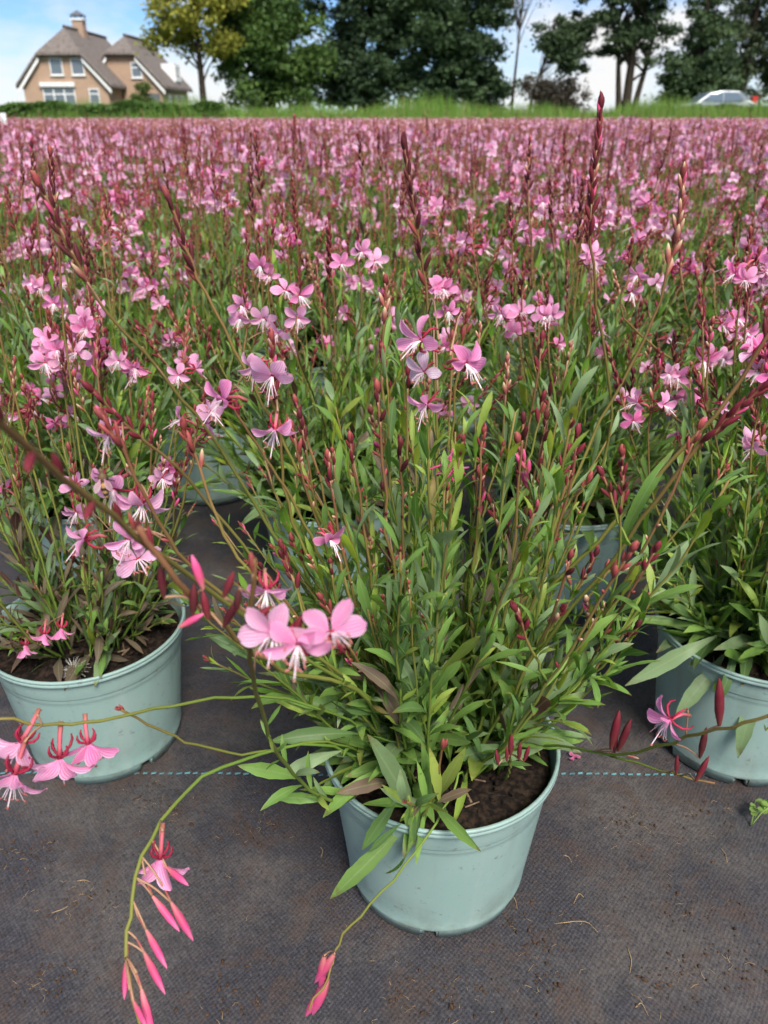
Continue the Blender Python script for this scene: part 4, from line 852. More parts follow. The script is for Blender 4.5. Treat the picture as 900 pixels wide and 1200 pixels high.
b = spread(16, .05, .2, .21); k = len(b); t = np.column_stack([b[:, :2] + fq.normal(0, .11, (k, 2)), fq.uniform(.40, .60, k)]); m_ = b + (t - b) * .72; w = np.where(b[:, 1] < 16, 1.0, 1.4)[:, None]          # flowering stems with their spikes
e = np.array((.0016, 0, 0)) * w; e2 = np.array((.0045, 0, 0)) * w; g = np.array((0, .005, 0)); m2 = m_ + (t - m_) * .5
far.add(np.stack([b - e, b + e, m_ + e, m_ - e], 1).reshape(-1, 3), np.arange(4 * k).reshape(-1, 4), None, np.repeat(lerp_cols((.20, .10, .05), (.20, .17, .06), k), 4, 0), mat=1)
far.add(np.stack([m_, m2 - e2, m2 + g, m2 + e2, t], 1).reshape(-1, 3), None, (np.arange(k)[:, None, None] * 5 + np.array([(0, 2, 1), (0, 3, 2), (1, 2, 4), (2, 3, 4)])).reshape(-1, 3), np.repeat(lerp_cols((.17, .045, .04), (.34, .14, .10), k), 5, 0), mat=1)
p = spread(6, .13, .36, .58); k = len(p); sz = fq.uniform(.010, .017, k); tl = fq.normal(0, .5, k); ca, sa = np.cos(tl) * sz, np.sin(tl) * sz; z0 = np.zeros(k)                                           # blossoms
V = np.stack([p + (0, -.005, 0), p + np.column_stack([-ca, z0, -sa]), p + np.column_stack([-sa * .9 - ca * .3, z0 + .003, ca]), p + np.column_stack([ca * .3 - sa * .9, z0 - .003, ca + .2 * sa]), p + np.column_stack([ca, z0, sa]), p + np.column_stack([sa * .5, z0 - .004, -ca * .5])], 1).reshape(-1, 3)
far.add(V, None, (np.arange(k)[:, None, None] * 6 + np.array([(0, 1, 2), (0, 2, 3), (0, 3, 4), (0, 4, 5), (0, 5, 1)])).reshape(-1, 3), np.repeat(lerp_cols((.86, .42, .58), (.92, .72, .82), k), 6, 0), np.full((6 * k, 2), .3), mat=2)
tag(far.build('distant_gaura_field', [M_LEAF, M_STEM, M_PETAL]), 'distant mass of pink flowering gauras reaching to the grass bank', 'flower field', kind='stuff')

# ------------------------------------------------------------------ small things on the fabric
M_STRAW = plain_mat('dry_straw', (0.36, 0.25, 0.13), 0.8, 0.2, 90.0, (0.22, 0.14, 0.07))
M_CLOD = plain_mat('peat_crumb', (0.045, 0.027, 0.017), 0.95, 0.1, 120.0, (0.085, 0.05, 0.03))
def gp(px, py):      # the spot on the ground under that pixel
    p = at(px, py, 1.0); t = CAM_H / (CAM_H - p[2]); return np.array((p[0] * t, p[1] * t, 0.0))
cr = MB(); dr = np.random.default_rng(9)
centres = [gp(*c) for c in ((775, 1150), (270, 1170), (300, 970), (200, 950), (110, 1050), (60, 1150), (620, 1080), (800, 1060), (830, 950), (740, 970), (480, 1160), (640, 1140), (30, 1000), (860, 1130), (545, 1165), (170, 930))]
for _ in range(1500):
    if dr.random() < 0.55: c = centres[int(dr.integers(0, len(centres)))]; x, y2 = c[0] + dr.normal(0, .018), c[1] + dr.normal(0, .014)
    else: x, y2 = dr.uniform(-.55, .55), dr.uniform(.3, 1.05)
    p = np.array((x, y2, fab_z(x, y2) + .0006)); s_ = abs(dr.normal(0, 1)) * .0008 + .0005
    if dr.random() < 0.84: put_bud(cr, p, nrm(dr.normal(0, 1, 3) * (1, 1, .3)), s_ * 2.2, s_ * .7, 'dark', BUD4, 0)
    else:
        d = nrm(dr.normal(0, 1, 3) * (1, 1, .08)); L = dr.uniform(.003, .010); k = np.cross(d, (0, 0, 1)) * dr.normal(0, .0012)
        cr.tube([p, p + d * L * .5 + k, p + d * L], .00022, 3, mat=1)
tag(cr.build('peat_crumbs', [M_CLOD, M_STRAW]), 'scattered peat crumbs and chaff lying on the dark woven fabric', 'debris', kind='stuff')
for i, (a, b, c_) in enumerate((((650, 1083), (685, 1080), (700, 1092)), ((672, 1060), (678, 1048), (684, 1052)), ((660, 1003), (666, 1005), (670, 1012)), ((90, 1031), (98, 1030), (106, 1032)), ((600, 1050), (604, 1056), (606, 1066)), ((745, 1180), (752, 1175), (760, 1190)), ((735, 1110), (740, 1125), (738, 1140)), ((845, 995), (850, 1002), (852, 1012)), ((375, 990), (378, 996), (376, 1004)), ((60, 1068), (72, 1064), (80, 1060)))):
    P = [gp(*q) for q in (a, b, c_)]; P = [np.array((q[0], q[1], fab_z(q[0], q[1]) + .0010)) - P[0] * (1, 1, 0) for q in P]; m = MB(); m.tube(smooth_path(P, 7), [.0003, .0004, .0004, .0004, .0003, .0003, .0002], 5)
    o = m.build('straw', M_STRAW); g = gp(*a); o.location = (g[0], g[1], 0); tag(o, 'thin bent piece of dry straw lying on the dark woven fabric', 'straw', 'straws on the fabric')
for i, (px, py, col, lab) in enumerate(((672, 889, 0, 'crumpled pink fallen petal on the fabric right of the front pot'),)):
    g = gp(px, py); m = MB()
    for k in range(3): V, q, U = PET_LO[k]; V2 = V.copy(); V2[:, 2] += .25 * np.sin(V[:, 0] * 6 + k) ; m.add((V2 * .009) @ basis((math.cos(k * 2), math.sin(k * 2), .3), (0, 0, 1)).T + (0, 0, .003), q, None, (.5, .13, .22), U)
    o = m.build('fallen_petal', M_PETAL); o.location = (g[0], g[1], float(fab_z(g[0], g[1]))); tag(o, lab, 'petal')
# weed seedling by the right pot
g = gp(880, 968); sd = tag(empty('weed_seedling', (g[0], g[1], 0)), 'tiny bright green weed seedling on the fabric below the right pot', 'seedling')
wr = np.random.default_rng(4)
for k in range(3):
    e = np.array((wr.uniform(-.012, .03), wr.uniform(-.008, .02), wr.uniform(.012, .03))); m = MB(); P = smooth_path([(0, 0, 0), e * (.4, .4, .7), e], 7); m.tube(P, .0006, 5, (.16, .24, .06)); so = m.build('stem', M_STEM, sd)
    for j in range(5):
        a = wr.random() * 6.28; d = np.array((math.cos(a), math.sin(a), .25)); V, q, U = leaf_tpl(6, .8, .15, .4, .1, .1, .05); m = MB(); m.add((V * wr.uniform(.006, .0105)) @ basis(d, (0, 0, 1)).T + P[3 + j % 4], q, None, (.20, .33, .05), U); m.build('leaf', M_LEAF, so)
# silky seed tuft on the soil of the left pot
m = MB(); c = np.array((0, 0, .004))
for k in range(110):
    d = nrm(wr.normal(0, 1, 3) * (1, 1, .5) + (0, 0, .25)); L = wr.uniform(.010, .019); m.tube([c, c + d * L * .6, c + d * L + (0, 0, -.002)], .00012, 3, cap=False)
m.tube([c - (.004, 0, .002), c], .0008, 5)
o = m.build('seed_tuft', plain_mat('seed_silk', (.62, .60, .55), .7)); o.location = (-.333, .678, SOIL_Z + .004); tag(o, 'white silky seed tuft lying on the soil of the left pot', 'seed tuft')
# honey bee hanging on a flower
M_BEE = plain_mat('bee_fuzz', (.24, .14, .05), .9, .1, 900.0, (.10, .055, .02)); M_BEED = plain_mat('bee_dark', (.02, .015, .012), .5)
bl = at(122, 568, .388)
bee = tag(empty('honey_bee', tuple(bl)), 'brown striped honey bee clinging to a pink flower above the left pot', 'bee'); Bb = basis((.1, -.15, -1), (.2, -1, .1)); bee.matrix_basis = mtx(Bb, bl)
m = MB()
prof = [(-.0095, .0004), (-.009, .0014), (-.0078, .0017), (-.0068, .0012), (-.0062, .0016), (-.005, .0024), (-.0035, .0025), (-.0022, .0017), (-.0016, .0012), (-.0008, .0019)] + [(.0008 * k + .0004 * j, .0023 + .0001 * (j == 0) - .00004 * k * k * .5) for k in range(0, 9) for j in (0, 1)] + [(.0082, .0004)]
P = np.array([(x, 0, 0) for x, _ in prof]); cc = np.array([(.10, .06, .03) if x < -.001 else ((.30, .18, .06) if int((x + .0001) / .0016) % 2 == 0 else (.03, .02, .015)) for x, _ in prof]); m.tube(P, [max(r_, .0003) for _, r_ in prof], 12, cc)
m.build('body', M_STEM, bee)
for sgn in (-1, 1):
    V, q, U = petal_tpl(5, 2, W=.42, cup=.1, roll=.1); m = MB(); m.add((V * .0085) @ basis((.9, sgn * .45, .35), (0, 0, 1)).T + (-.004, sgn * .001, .0022), q, None, (.45, .40, .34), U); m.build('wing', M_PETAL, bee)
    m = MB(); m.tube([(-.0088, sgn * .0006, .0006), (-.0108, sgn * .0014, .0012), (-.0122, sgn * .0018, .0004)], .00022, 4); m.build('antenna', M_BEED, bee)
    for k in range(3):
        x = -.0055 + .0016 * k; m = MB(); m.tube([(x, sgn * .0016, -.0014), (x + .001 * (k - 1), sgn * .0042, -.002), (x + .0024 * (k - 1), sgn * .0052, -.0048)], [.0004, .00035, .0002], 4); m.build('leg', M_BEED, bee)

# ------------------------------------------------------------------ grass bank, hedge
def bank_z(x, y): return 0.12 * np.clip((y - 40) / 2.5, 0, 1) * np.clip((54 - y) / 3, 0, 1) + 0.62 * np.exp(-((y - 37.5) / 2.4) ** 2) + 0.05 * np.sin(x * .7) * np.exp(-((y - 37.5) / 2.4) ** 2)
M_TURF = plain_mat('bank_turf', (.07, .12, .025), .95, .1, 4.0, (.11, .15, .04))
tag(grid_sheet('grass_bank', np.linspace(-45, 45, 90), np.linspace(33.05, 54.5, 26), bank_z, M_TURF, -0.005), kind='structure')
gr = MB(); gq = np.random.default_rng(12); n = 30000
gx = gq.uniform(-30, 30, n); gy = 34.2 + 5.5 * gq.random(n); gz = bank_z(gx, gy); gh = gq.uniform(.50, .95, n) * (.75 + .35 * np.sin(gx * .9) * np.sin(gx * .37 + 1)); ga = gq.random(n) * 6.28; gw = gq.uniform(.008, .022, n)
lean = gq.normal(0, .16, (n, 2))
b0 = np.stack([gx - np.cos(ga) * gw, gy - np.sin(ga) * gw, gz], -1); b1 = np.stack([gx + np.cos(ga) * gw, gy + np.sin(ga) * gw, gz], -1); tp = np.stack([gx + lean[:, 0], gy + lean[:, 1], gz + gh], -1)
gc = np.array((.075, .175, .022)) + gq.random((n, 1)) * np.array((.085, .10, .02)); dry = gq.random(n) < .10; gc[dry] = (.27, .23, .10)
gr.add(np.stack([b0, b1, tp], 1).reshape(-1, 3), None, np.arange(n * 3).reshape(-1, 3), np.repeat(gc, 3, 0))
tag(gr.build('tall_grass', M_TREE), 'tall green grass growing along the bank behind the flower field', 'grass', kind='stuff')
def leaf_cards(m, C, S, col, r, mat=0, flat_=0.0):
    """one small folded leaf face at each centre"""
    n = len(C); a = r.normal(0, 1, (n, 3)); a[:, 2] *= (1 - flat_); a /= np.linalg.norm(a, axis=1, keepdims=True); b = np.cross(a, r.normal(0, 1, (n, 3))); b /= np.linalg.norm(b, axis=1, keepdims=True); c = np.cross(a, b)
    S = S[:, None]; V = np.stack([C - a * S, C + b * S * .55 + c * S * .2, C + a * S, C - b * S * .55 + c * S * .2], 1).reshape(-1, 3)
    m.add(V, np.arange(n * 4).reshape(-1, 4), None, np.repeat(col, 4, 0), mat=mat)
def hedge(name, x0, x1, y0, y1, h, label, cols, seed, n, z0=0.0):
    r = np.random.default_rng(seed); root = tag(empty(name, ((x0 + x1) / 2, (y0 + y1) / 2, z0)), label, 'hedge'); ox, oy = (x0 + x1) / 2, (y0 + y1) / 2
    xs = np.linspace(x0, x1, 50); m = MB(); core = []
    for k in range(9): m.tube([(x0 + (x1 - x0) * (k + .5) / 9 - ox, 0, -.05), (x0 + (x1 - x0) * (k + .5) / 9 - ox + .1, .05, h * .8)], [.05, .02], 5, (.06, .045, .03))
    m.build('trunks', M_BARK, root)
    X = r.uniform(x0, x1, n); u = r.random(n); face = r.random(n); top = h * (1 + .07 * np.sin(X * 1.7) + .05 * np.sin(X * 4.1))
    Y = np.where(face < .5, y0 + np.abs(r.normal(0, .18, n)), r.uniform(y0, y1, n)); Z = np.where(face < .5, u * top, top - np.abs(r.normal(0, .14, n)))
    C = np.stack([X - ox, Y - oy, Z], -1); col = np.array(cols[0]) + r.random((n, 1)) * (np.array(cols[1]) - np.array(cols[0])); f = MB(); leaf_cards(f, C, r.uniform(.05, .11, n), col, r); tag(f.build('foliage', M_TREE, root), kind='stuff')
hedge('clipped_hedge', -30, -6.6, 35.6, 36.9, 1.04, 'dark green clipped hedge running in front of the thatched house', ((.05, .12, .022), (.11, .21, .04)), 3, 34000, 0)
hedge('bushy_hedge', 12.6, 19.2, 40.2, 41.4, 0.95, 'bushy green hedge in front of the parked silver car', ((.035, .075, .02), (.08, .13, .035)), 6, 9000, 0)
# fence post at the far right, white marker board at the far left
p = at(888, 128, 39.9); m = MB(); m.tube([(0, 0, -.1), (.01, 0, .7), (0, 0, 1.45)], [.07, .07, .06], 8); o = m.build('fence_post', M_BARK); o.location = (p[0], 39.9, 0); tag(o, 'weathered round wooden post in the grass right of the car', 'post')
p = at(4, 141, 12.0); bd = tag(empty('marker_board', (p[0] - .02, 12.0, 0)), 'small white board on a stake at the edge of the flower field', 'marker board'); m = MB(); m.box((-.015, 0, -.05), (.015, .02, .60)); m.build('stake', M_BARK, bd); m = MB(); m.box((-.07, -.012, .55), (.07, -.001, .70)); m.build('board', M_WHITE, bd, False)

# ------------------------------------------------------------------ trees
def tree(name, label, px, Y, trunk_h, trunk_r, lobes, nclump, nleaf, lsize, cols, seed, limbs=16, lean=0.0, cat='tree', clump_r=.55, flat_=0.0, ymid=115, group='trees standing behind the grass bank', extra_trunks=()):
    r = np.random.default_rng(seed); X = at(px, ymid, Y)[0]; root = tag(empty(name, (X, Y, -.03)), label, cat, group)
    m = MB(); tops = []
    for dx, dr, dh in ((0, 1.0, 1.0),) + tuple(extra_trunks):
        P = smooth_path([(dx * .3, 0, -.2), (dx * .5 + lean * .2, .05, trunk_h * .25 * dh), (dx * .8 + lean * .6, -.05, trunk_h * .6 * dh), (dx + lean, 0, trunk_h * dh)], 12); m.tube(P, np.linspace(trunk_r * dr * 1.25, trunk_r * dr * .35, 12), 8, (.06, .045, .035)); tops.append(P)
    tk = m.build('trunk', M_BARK, root); lb = MB(); C = []; w = np.array([l[3] * l[4] * l[5] for l in lobes]); w = w / w.sum()
    cc, rad = [], []
    for k in range(nclump):
        l = lobes[r.choice(len(lobes), p=w)]; d = nrm(r.normal(0, 1, 3)); q = r.random() ** .45; c = np.array(l[:3]) + d * np.array(l[3:6]) * q; cc.append(c); rad.append(clump_r * r.uniform(.6, 1.5))
    cc = np.array(cc); rad = np.array(rad)
    for k in range(min(limbs, nclump)):
        e = cc[k]; P = tops[k % len(tops)]; i = int(np.clip(np.interp(e[2] * .75, P[:, 2], np.arange(12)), 2, 11)); b = P[i]; lb.tube(smooth_path([b, b + (e - b) * .5 + (0, 0, .25), e], 6), np.linspace(trunk_r * .32, trunk_r * .06, 6), 5, (.06, .045, .035))
    lb.build('limbs', M_BARK, root)
    idx = r.integers(0, nclump, nleaf); pts = r.normal(0, .52, (nleaf, 3)); pts[:, 2] *= (.75 - .35 * flat_); Cn = cc[idx] + pts * rad[idx][:, None]
    tone = r.random(nclump)[idx][:, None] * .7 + r.random((nleaf, 1)) * .3; col = np.array(cols[0]) + tone * (np.array(cols[1]) - np.array(cols[0])); f = MB(); leaf_cards(f, Cn, lsize * r.uniform(.6, 1.3, nleaf), col, r, flat_=flat_ * .5); tag(f.build('crown', M_TREE, root), kind='stuff')
tree('broadleaf_tree', 'yellow green broadleaf tree with a bare trunk beside the thatched house', 238, 58, 8.5, .22, [(0, 0, 6.6, 2.9, 2.4, 2.6), (-1.6, 0, 5.2, 1.7, 1.5, 1.2), (1.0, 0, 4.6, 1.2, 1.2, .8), (1.2, 0, 8.5, 2, 2, 2)], 110, 11000, .15, ((.13, .15, .02), (.30, .29, .04)), 31, clump_r=.6)
tree('broadleaf_tree', 'full leafy dark green broadleaf tree next to the yellow green tree', 318, 62, 9, .3, [(0, 0, 2.6, 3.9, 3.0, 2.2), (0, 0, 4.6, 4.2, 3.0, 3.0), (-.4, 0, 8.0, 4.0, 3.2, 3.4), (-1.0, -.6, 5.5, 2.6, 2.2, 2.4)], 230, 30000, .17, ((.035, .090, .018), (.11, .20, .04)), 32, clump_r=.7)
tree('conifer_tree', 'massive dark evergreen with dense hanging branches in the middle of the row', 425, 66, 11, .4, [(0, 0, 2.6, 4.2, 3, 2.2), (0, 0, 4.4, 4.4, 3, 3.0), (.2, 0, 7.5, 4.3, 3, 3.0), (.3, 0, 10.5, 3.4, 2.6, 3)], 300, 40000, .17, ((.016, .040, .020), (.05, .095, .036)), 33, clump_r=.7, flat_=.5)
tree('conifer_tree', 'broad dark green cypress whose skirt reaches the grass at its right', 528, 65, 12, .4, [(.9, 0, 2.2, 4.0, 3.0, 1.8), (.2, 0, 3.8, 4.6, 3.2, 2.4), (0, 0, 6.6, 4.5, 3.5, 2.8), (-.2, 0, 9.4, 3.8, 3, 3.0), (-.2, 0, 12.4, 2.2, 2, 2.2)], 330, 44000, .17, ((.026, .060, .028), (.07, .128, .045)), 34, clump_r=.7, flat_=.4)
tree('bare_tree', 'thin nearly bare tree with a slim pale trunk between the evergreens', 600, 60, 8.2, .10, [(.3, 0, 8.0, 1.6, 1.2, 1.5), (0, 0, 6.6, .8, .6, .4)], 26, 500, .10, ((.06, .075, .03), (.11, .12, .05)), 35, limbs=26, clump_r=.5, lean=.3)
tree('pine_tree', 'leaning slender pine with a patchy crown behind a dark bush', 618, 60, 6.2, .11, [(1.5, 0, 5.2, 1.5, 1.2, 1.3), (2.5, 0, 4.3, 1.9, 1.4, 1.3), (3.2, 0, 5.8, 1.4, 1, 1.0), (3.2, 0, 7.4, 1.0, 1, .5)], 80, 8500, .13, ((.024, .055, .024), (.07, .115, .045)), 36, limbs=30, lean=1.5, clump_r=.5, flat_=.4)
tree('dark_bush', 'dark brownish bush standing below the leaning slender pine', 645, 58, 1.6, .10, [(0, 0, 1.8, 2.0, 1.3, 1.4), (.8, 0, 1.4, 1.8, 1.2, 1.1)], 70, 6500, .11, ((.030, .026, .020), (.060, .052, .034)), 37, cat='bush', clump_r=.45)
tree('pine_tree', 'dark pine with several stems forking from its base and an open crown', 735, 59, 9, .30, [(-.6, 0, 4.8, 1.9, 1.6, 1.5), (.8, 0, 5.6, 1.8, 1.6, 1.3), (0, 0, 8.0, 2.6, 2.2, 1.6), (1.9, 0, 3.8, 1.1, 1, .6), (-1.8, 0, 6.4, 1.2, 1, .7)], 100, 12000, .14, ((.022, .050, .022), (.065, .105, .042)), 38, limbs=40, clump_r=.55, flat_=.4, extra_trunks=((-1.1, .7, .7), (1.3, .7, .75)))
tree('cypress_tree', 'green cypress with layered foliage standing behind the silver car', 812, 58, 9, .25, [(0, 0, 1.8, 2.9, 2, 1.4), (0, 0, 3.2, 2.4, 2, 1.8), (.2, 0, 5.0, 1.8, 1.8, 1.8), (.3, 0, 6.8, 1.2, 1.2, 1.7), (.3, 0, 8.4, .6, .6, 1.2)], 150, 19000, .14, ((.028, .062, .028), (.080, .130, .048)), 39, clump_r=.5, flat_=.5)
tree('cypress_tree', 'greyish loose crowned cypress to the right of the layered one', 868, 61, 10, .28, [(0, 0, 3.6, 2.5, 2, 2.4), (.3, 0, 7.0, 3.1, 2, 2.8), (1.3, 0, 9.5, 2.8, 2, 2)], 130, 14000, .14, ((.038, .066, .034), (.095, .13, .06)), 40, clump_r=.55, flat_=.4)
tree('garden_shrub', 'small light green shrub in front of the brick wing of the house', 168, 63, 1.3, .05, [(0, 0, 1.6, .75, .7, 1.0)], 24, 2200, .09, ((.06, .12, .02), (.13, .2, .04)), 41, cat='shrub', clump_r=.32, group=None)
for i, (px, h) in enumerate(((925, 4.5), (960, 7.0))): tree('broadleaf_tree', ('low dark leafy tree next to the greyish cypress', 'taller dark leafy tree at the outer end of the tree row')[i], px, 62, h, .2, [(0, 0, h * .6, 2, 2, h * .45)], 70, 6000, .15, ((.025, .055, .02), (.07, .11, .035)), 60 + i, clump_r=.5)

# ------------------------------------------------------------------ thatched house
HX, HY = -24.9, 70.0
house = tag(empty('thatched_house', (HX, HY, -.03)), 'buff brick house with grey thatched half hipped roofs and a chimney behind the hedge', 'house')
def roof_block(cx, hw, yf, yb, ez, rz, hz, ov=.45, thick=.32):
    """thatch with a half hip at the front: hw half width of the wall, hz height where the hip begins"""
    eh = hw + ov; sl = (rz - ez) / eh; hx = (rz - hz) / sl
    out = []
    for dz in (0, -thick):
        out += [(cx, yf + 1.7, rz + dz), (cx, yb, rz + dz), (cx - eh, yb, ez + dz), (cx - eh, yf - .4, ez + dz), (cx - hx, yf - .45, hz + dz), (cx + hx, yf - .45, hz + dz), (cx + eh, yf - .4, ez + dz), (cx + eh, yb, ez + dz)]
    me = bpy.data.meshes.new('roof'); F = [(0, 1, 2, 3, 4), (0, 5, 6, 7, 1), (0, 4, 5)]; F += [tuple(i + 8 for i in f[::-1]) for f in F]
    loop = [1, 2, 3, 4, 5, 6, 7]; F += [(loop[i], loop[i] + 8, loop[(i + 1) % 7] + 8, loop[(i + 1) % 7]) for i in range(7)]
    me.from_pydata(out, [], F); me.update(); me.materials.append(M_THATCH); o = link('roof', me, house); bv = o.modifiers.new('round', 'BEVEL'); bv.width = .13; bv.segments = 3
    bpy.context.view_layer.update()
    m = MB(); m.tube([(cx, yf + 1.75, rz + .02), (cx, (yf + yb) / 2, rz + .05), (cx, yb, rz + .02)], .14, 6); m.build('ridge', M_RIDGE, o)
    for sgn in (-1, 1):
        a, b = np.array((cx + sgn * (hx - .02), yf - .30, hz - thick - .02)), np.array((cx + sgn * (eh - .12), yf - .30, ez - thick - .02)); d = np.array((0, .06, 0)); e = np.array((0, 0, -.30)); m = MB()
        m.add([a, b, b + e, a + e, a + d, b + d, b + e + d, a + e + d], [(0, 1, 2, 3), (7, 6, 5, 4), (0, 4, 5, 1), (1, 5, 6, 2), (2, 6, 7, 3), (3, 7, 4, 0)]); m.build('barge_board', M_WHITE, o, False)
    return o, hx
def wall_block(cx, hw, yf, yb, ez, rz, hz, ov=.45):
    eh = hw + ov; sl = (rz - ez) / eh; hx = (rz - hz) / sl; zw = ez + sl * ov - .35; m = MB(); zt = hz - .30; xt = min(hw, hx + .05)
    pr = [(-hw, 0), (hw, 0), (hw, zw), (xt, zt), (-xt, zt), (-hw, zw)]; V = [(cx + x, yf, z) for x, z in pr] + [(cx + x, yb, z) for x, z in pr]; q = [(i, i + 6, (i + 1) % 6 + 6, (i + 1) % 6) for i in range(6)]
    m.add(V, q + [(0, 1, 2, 5), (5, 2, 3, 4), (11, 8, 7, 6), (10, 9, 8, 11)]); return m.build('wall', M_BRICK, house, False)
def window(x, y, z, w, h, side=False, bars=1, cross=False):
    o = empty('window', (x, y, z)); o.parent = house
    bpy.data.objects.remove(o); m = MB(); t = .07
    def bx(a, b, c, d, y0, y1): m.box((a, y0, c), (b, y1, d)) 
    bx(-w / 2, w / 2, -h / 2, -h / 2 + t, -.06, .03); bx(-w / 2, w / 2, h / 2 - t, h / 2, -.06, .03); bx(-w / 2, -w / 2 + t, -h / 2 + t, h / 2 - t, -.06, .03); bx(w / 2 - t, w / 2, -h / 2 + t, h / 2 - t, -.06, .03)
    for k in range(1, bars): xk = -w / 2 + w * k / bars; bx(xk - .05, xk + .05, -h / 2 + t, h / 2 - t, -.055, .02)
    if cross: bx(-w / 2 + t, w / 2 - t, h * .12, h * .12 + .08, -.05, .02)
    f = m.build('window', M_WHITE, house, False); f.location = (x, y, z); 
    if side: f.rotation_euler = (0, 0, R(90))
    for k in range(bars):
        m = MB(); a, b = -w / 2 + w * k / bars + .05, -w / 2 + w * (k + 1) / bars - .05; m.box((a, -.03, -h / 2 + t * .5), (b, -.012, h / 2 - t * .5)); m.build('pane', M_GLASS, f, False)
    m = MB(); m.box((-w / 2 - .06, -.12, -h / 2 - .08), (w / 2 + .06, -.002, -h / 2 - .004)); m.build('sill', M_WHITE, f, False)
    return f
# main block
roof_block(0.0, 3.3, 0, 12.0, 2.75, 6.75, 4.95); wall_block(0.0, 3.3, 0, 11.6, 2.75, 6.75, 4.95)
def hp(px, py, dY): p = at(px, py, HY + dY); return p[0] - HX, p[2] + .03
for (px, py) in ((66, 78), (91, 78)): x, z = hp(px, py, 0); window(x, -.01, z, .98, 1.15)
x, z = hp(70, 112, 0); window(x, -.01, z - .1, 2.5, 1.3, bars=3, cross=True)
m = MB(); m.box((x - 1.35, -.25, z + .62), (x + 1.35, -.003, z + .92)); m.build('lintel', M_WHITE, house, False)
x, z = hp(111, 113, 0); window(x, -.01, z, .8, 1.1, cross=True)
# wing, set back on the right
WX = 3.6; wy = 3.6
roof_block(WX, 3.0, wy, 13.5, 2.75, 6.45, 5.2); wall_block(WX, 3.0, wy, 13.1, 2.75, 6.45, 5.2)
x, z = hp(160, 82, wy); window(x, wy - .01, z, .85, 1.1, cross=True)
x, z = hp(181, 118, wy); m = MB(); m.box((x - .5, wy - .03, 0), (x + .5, wy - .003, 2.2)); m.build('door', M_LEAD, house, False)
for yy in (6.0, 8.4, 10.6): window(WX + 3.01, yy, 1.5, 1.3, 1.4, side=True, bars=2, cross=True)
# dormer in the wing roof
dm = MB(); dm.box((WX + 2.0, 8.3, 3.1), (WX + 3.1, 10.3, 4.6)); dm.build('dormer', M_WHITE, house, False)
window(WX + 3.12, 9.3, 3.9, 1.7, 1.1, side=True, bars=2)
# chimney
cx, cz = .12, 0
m = MB(); m.box((cx - .42, 4.6, 5.9), (cx + .42, 5.5, 7.45)); ch = m.build('chimney', M_BRICK, house, False)
m = MB(); m.box((cx - .5, 4.52, 7.45), (cx + .5, 5.58, 7.58)); m.build('chimney_collar', M_WHITE, ch, False)
m = MB(); m.add([(cx - .55, 4.45, 7.78), (cx + .55, 4.45, 7.78), (cx + .55, 5.65, 7.78), (cx - .55, 5.65, 7.78), (cx, 5.05, 8.2)], [(3, 2, 1, 0)], [(0, 1, 4), (1, 2, 4), (2, 3, 4), (3, 0, 4)])
for sx in (-.4, .4):
    for sy in (4.6, 5.5): m.tube([(cx + sx, sy, 7.5), (cx + sx, sy, 7.82)], .05, 4)
m.build('chimney_cap', M_LEAD, ch, False)

# ------------------------------------------------------------------ silver car behind the hedge
cp = at(842, 112, 45.0); car = tag(empty('parked_car', (cp[0], 46.0, .112)), 'silver hatchback parked beyond the grass with a red tail light', 'car')
M_CAR = plain_mat('silver_paint', (.26, .28, .29), .32, .5, metal=.35); M_RUB = plain_mat('tyre_rubber', (.02, .02, .02), .85); M_RED = plain_mat('tail_lens', (.45, .03, .03), .3)
side_pf = [(-2.0, .35), (-2.08, .75), (-1.9, .95), (-1.0, 1.08), (-.35, 1.52), (.3, 1.63), (1.2, 1.60), (1.75, 1.20), (2.05, 1.05), (2.12, .6), (2.05, .35)]
n = len(side_pf); V = []
for y_, sc_ in ((-.86, 0), (-.72, 1), (.72, 1), (.86, 0)):
    for x, z in side_pf: V.append((x * (1 if z < 1.1 else (.985 if sc_ else .96)), y_ * (1 if z < 1.1 or sc_ else .84), z if sc_ else (z if z < 1.1 else z - .04)))
F = [(r_ * n + i, r_ * n + (i + 1) % n, (r_ + 1) * n + (i + 1) % n, (r_ + 1) * n + i) for r_ in range(3) for i in range(n)] + [tuple(range(n))[::-1], tuple(range(3 * n, 4 * n))]
me = bpy.data.meshes.new('body'); me.from_pydata(V, [], F); me.update(); me.materials.append(M_CAR); o = link('body', me, car); b_ = o.modifiers.new('b', 'BEVEL'); b_.width = .05; b_.segments = 2
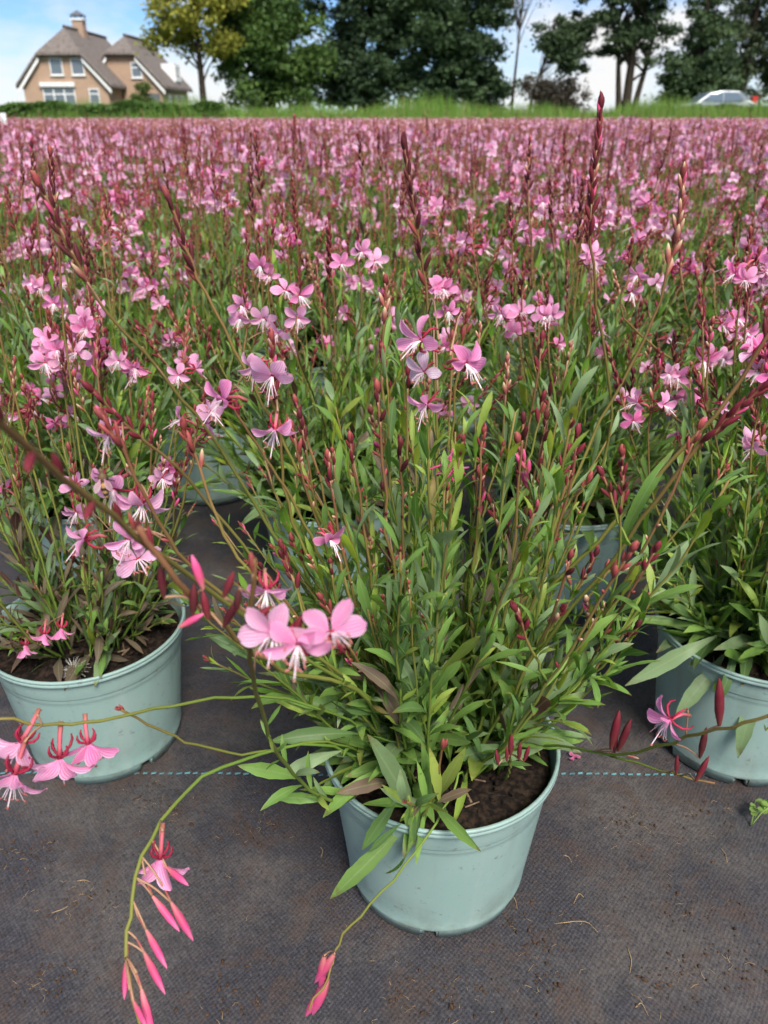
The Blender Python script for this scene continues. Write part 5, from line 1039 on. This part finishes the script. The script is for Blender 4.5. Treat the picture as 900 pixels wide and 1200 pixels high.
for sgn in (-1, 1):
    yy = sgn * .80
    for quad in (((-.80, 1.14), (-.30, 1.47), (.32, 1.52), (.32, 1.12)), ((.40, 1.12), (.40, 1.52), (1.08, 1.50), (1.42, 1.18))):
        m = MB(); P = [(x, sgn * (.865 - (z - 1.1) * .30), z) for x, z in quad]; P2 = [(x, y_ - sgn * .05, z) for x, y_, z in P]; m.add(P + P2, [(0, 1, 2, 3), (7, 6, 5, 4), (0, 4, 5, 1), (1, 5, 6, 2), (2, 6, 7, 3), (3, 7, 4, 0)]); m.build('side_window', M_GLASS, car, False)
    for wx in (-1.3, 1.3):
        m = MB(); m.tube([(0, -.1, 0), (0, .1, 0)], .33, 20); w_ = m.build('wheel', M_RUB, car); w_.location = (wx, sgn * .80, .36); m = MB(); m.tube([(0, sgn * .08, 0), (0, sgn * .115, 0)], .20, 12); m.build('rim', M_CAR, w_)
    m = MB(); m.box((1.86, sgn * .62 - .16, 1.02), (2.10, sgn * .62 + .20, 1.38)); m.build('tail_light', M_RED, car, False)
    m = MB(); m.box((-2.10, sgn * .6 - .18, .72), (-1.98, sgn * .6 + .18, .88)); m.build('headlight', M_WHITE, car, False)
m = MB(); m.add([(1.26, -.66, 1.585), (1.26, .66, 1.585), (1.74, .68, 1.235), (1.74, -.68, 1.235), (1.28, -.66, 1.60), (1.28, .66, 1.60), (1.77, .68, 1.25), (1.77, -.68, 1.25)], [(0, 1, 2, 3), (7, 6, 5, 4), (0, 4, 5, 1), (1, 5, 6, 2), (2, 6, 7, 3), (3, 7, 4, 0)]); m.build('rear_window', M_GLASS, car, False)
m = MB(); m.add([(-.97, -.66, 1.10), (-.97, .66, 1.10), (-.40, .64, 1.49), (-.40, -.64, 1.49), (-1.0, -.66, 1.115), (-1.0, .66, 1.115), (-.42, .64, 1.51), (-.42, -.64, 1.51)], [(0, 1, 2, 3), (7, 6, 5, 4), (0, 4, 5, 1), (1, 5, 6, 2), (2, 6, 7, 3), (3, 7, 4, 0)]); m.build('windscreen', M_GLASS, car, False)
print('field plants', count, 'objects', len(bpy.data.objects), 'far tris', sum(len(x) for x in far.t) + 2 * sum(len(x) for x in far.q))
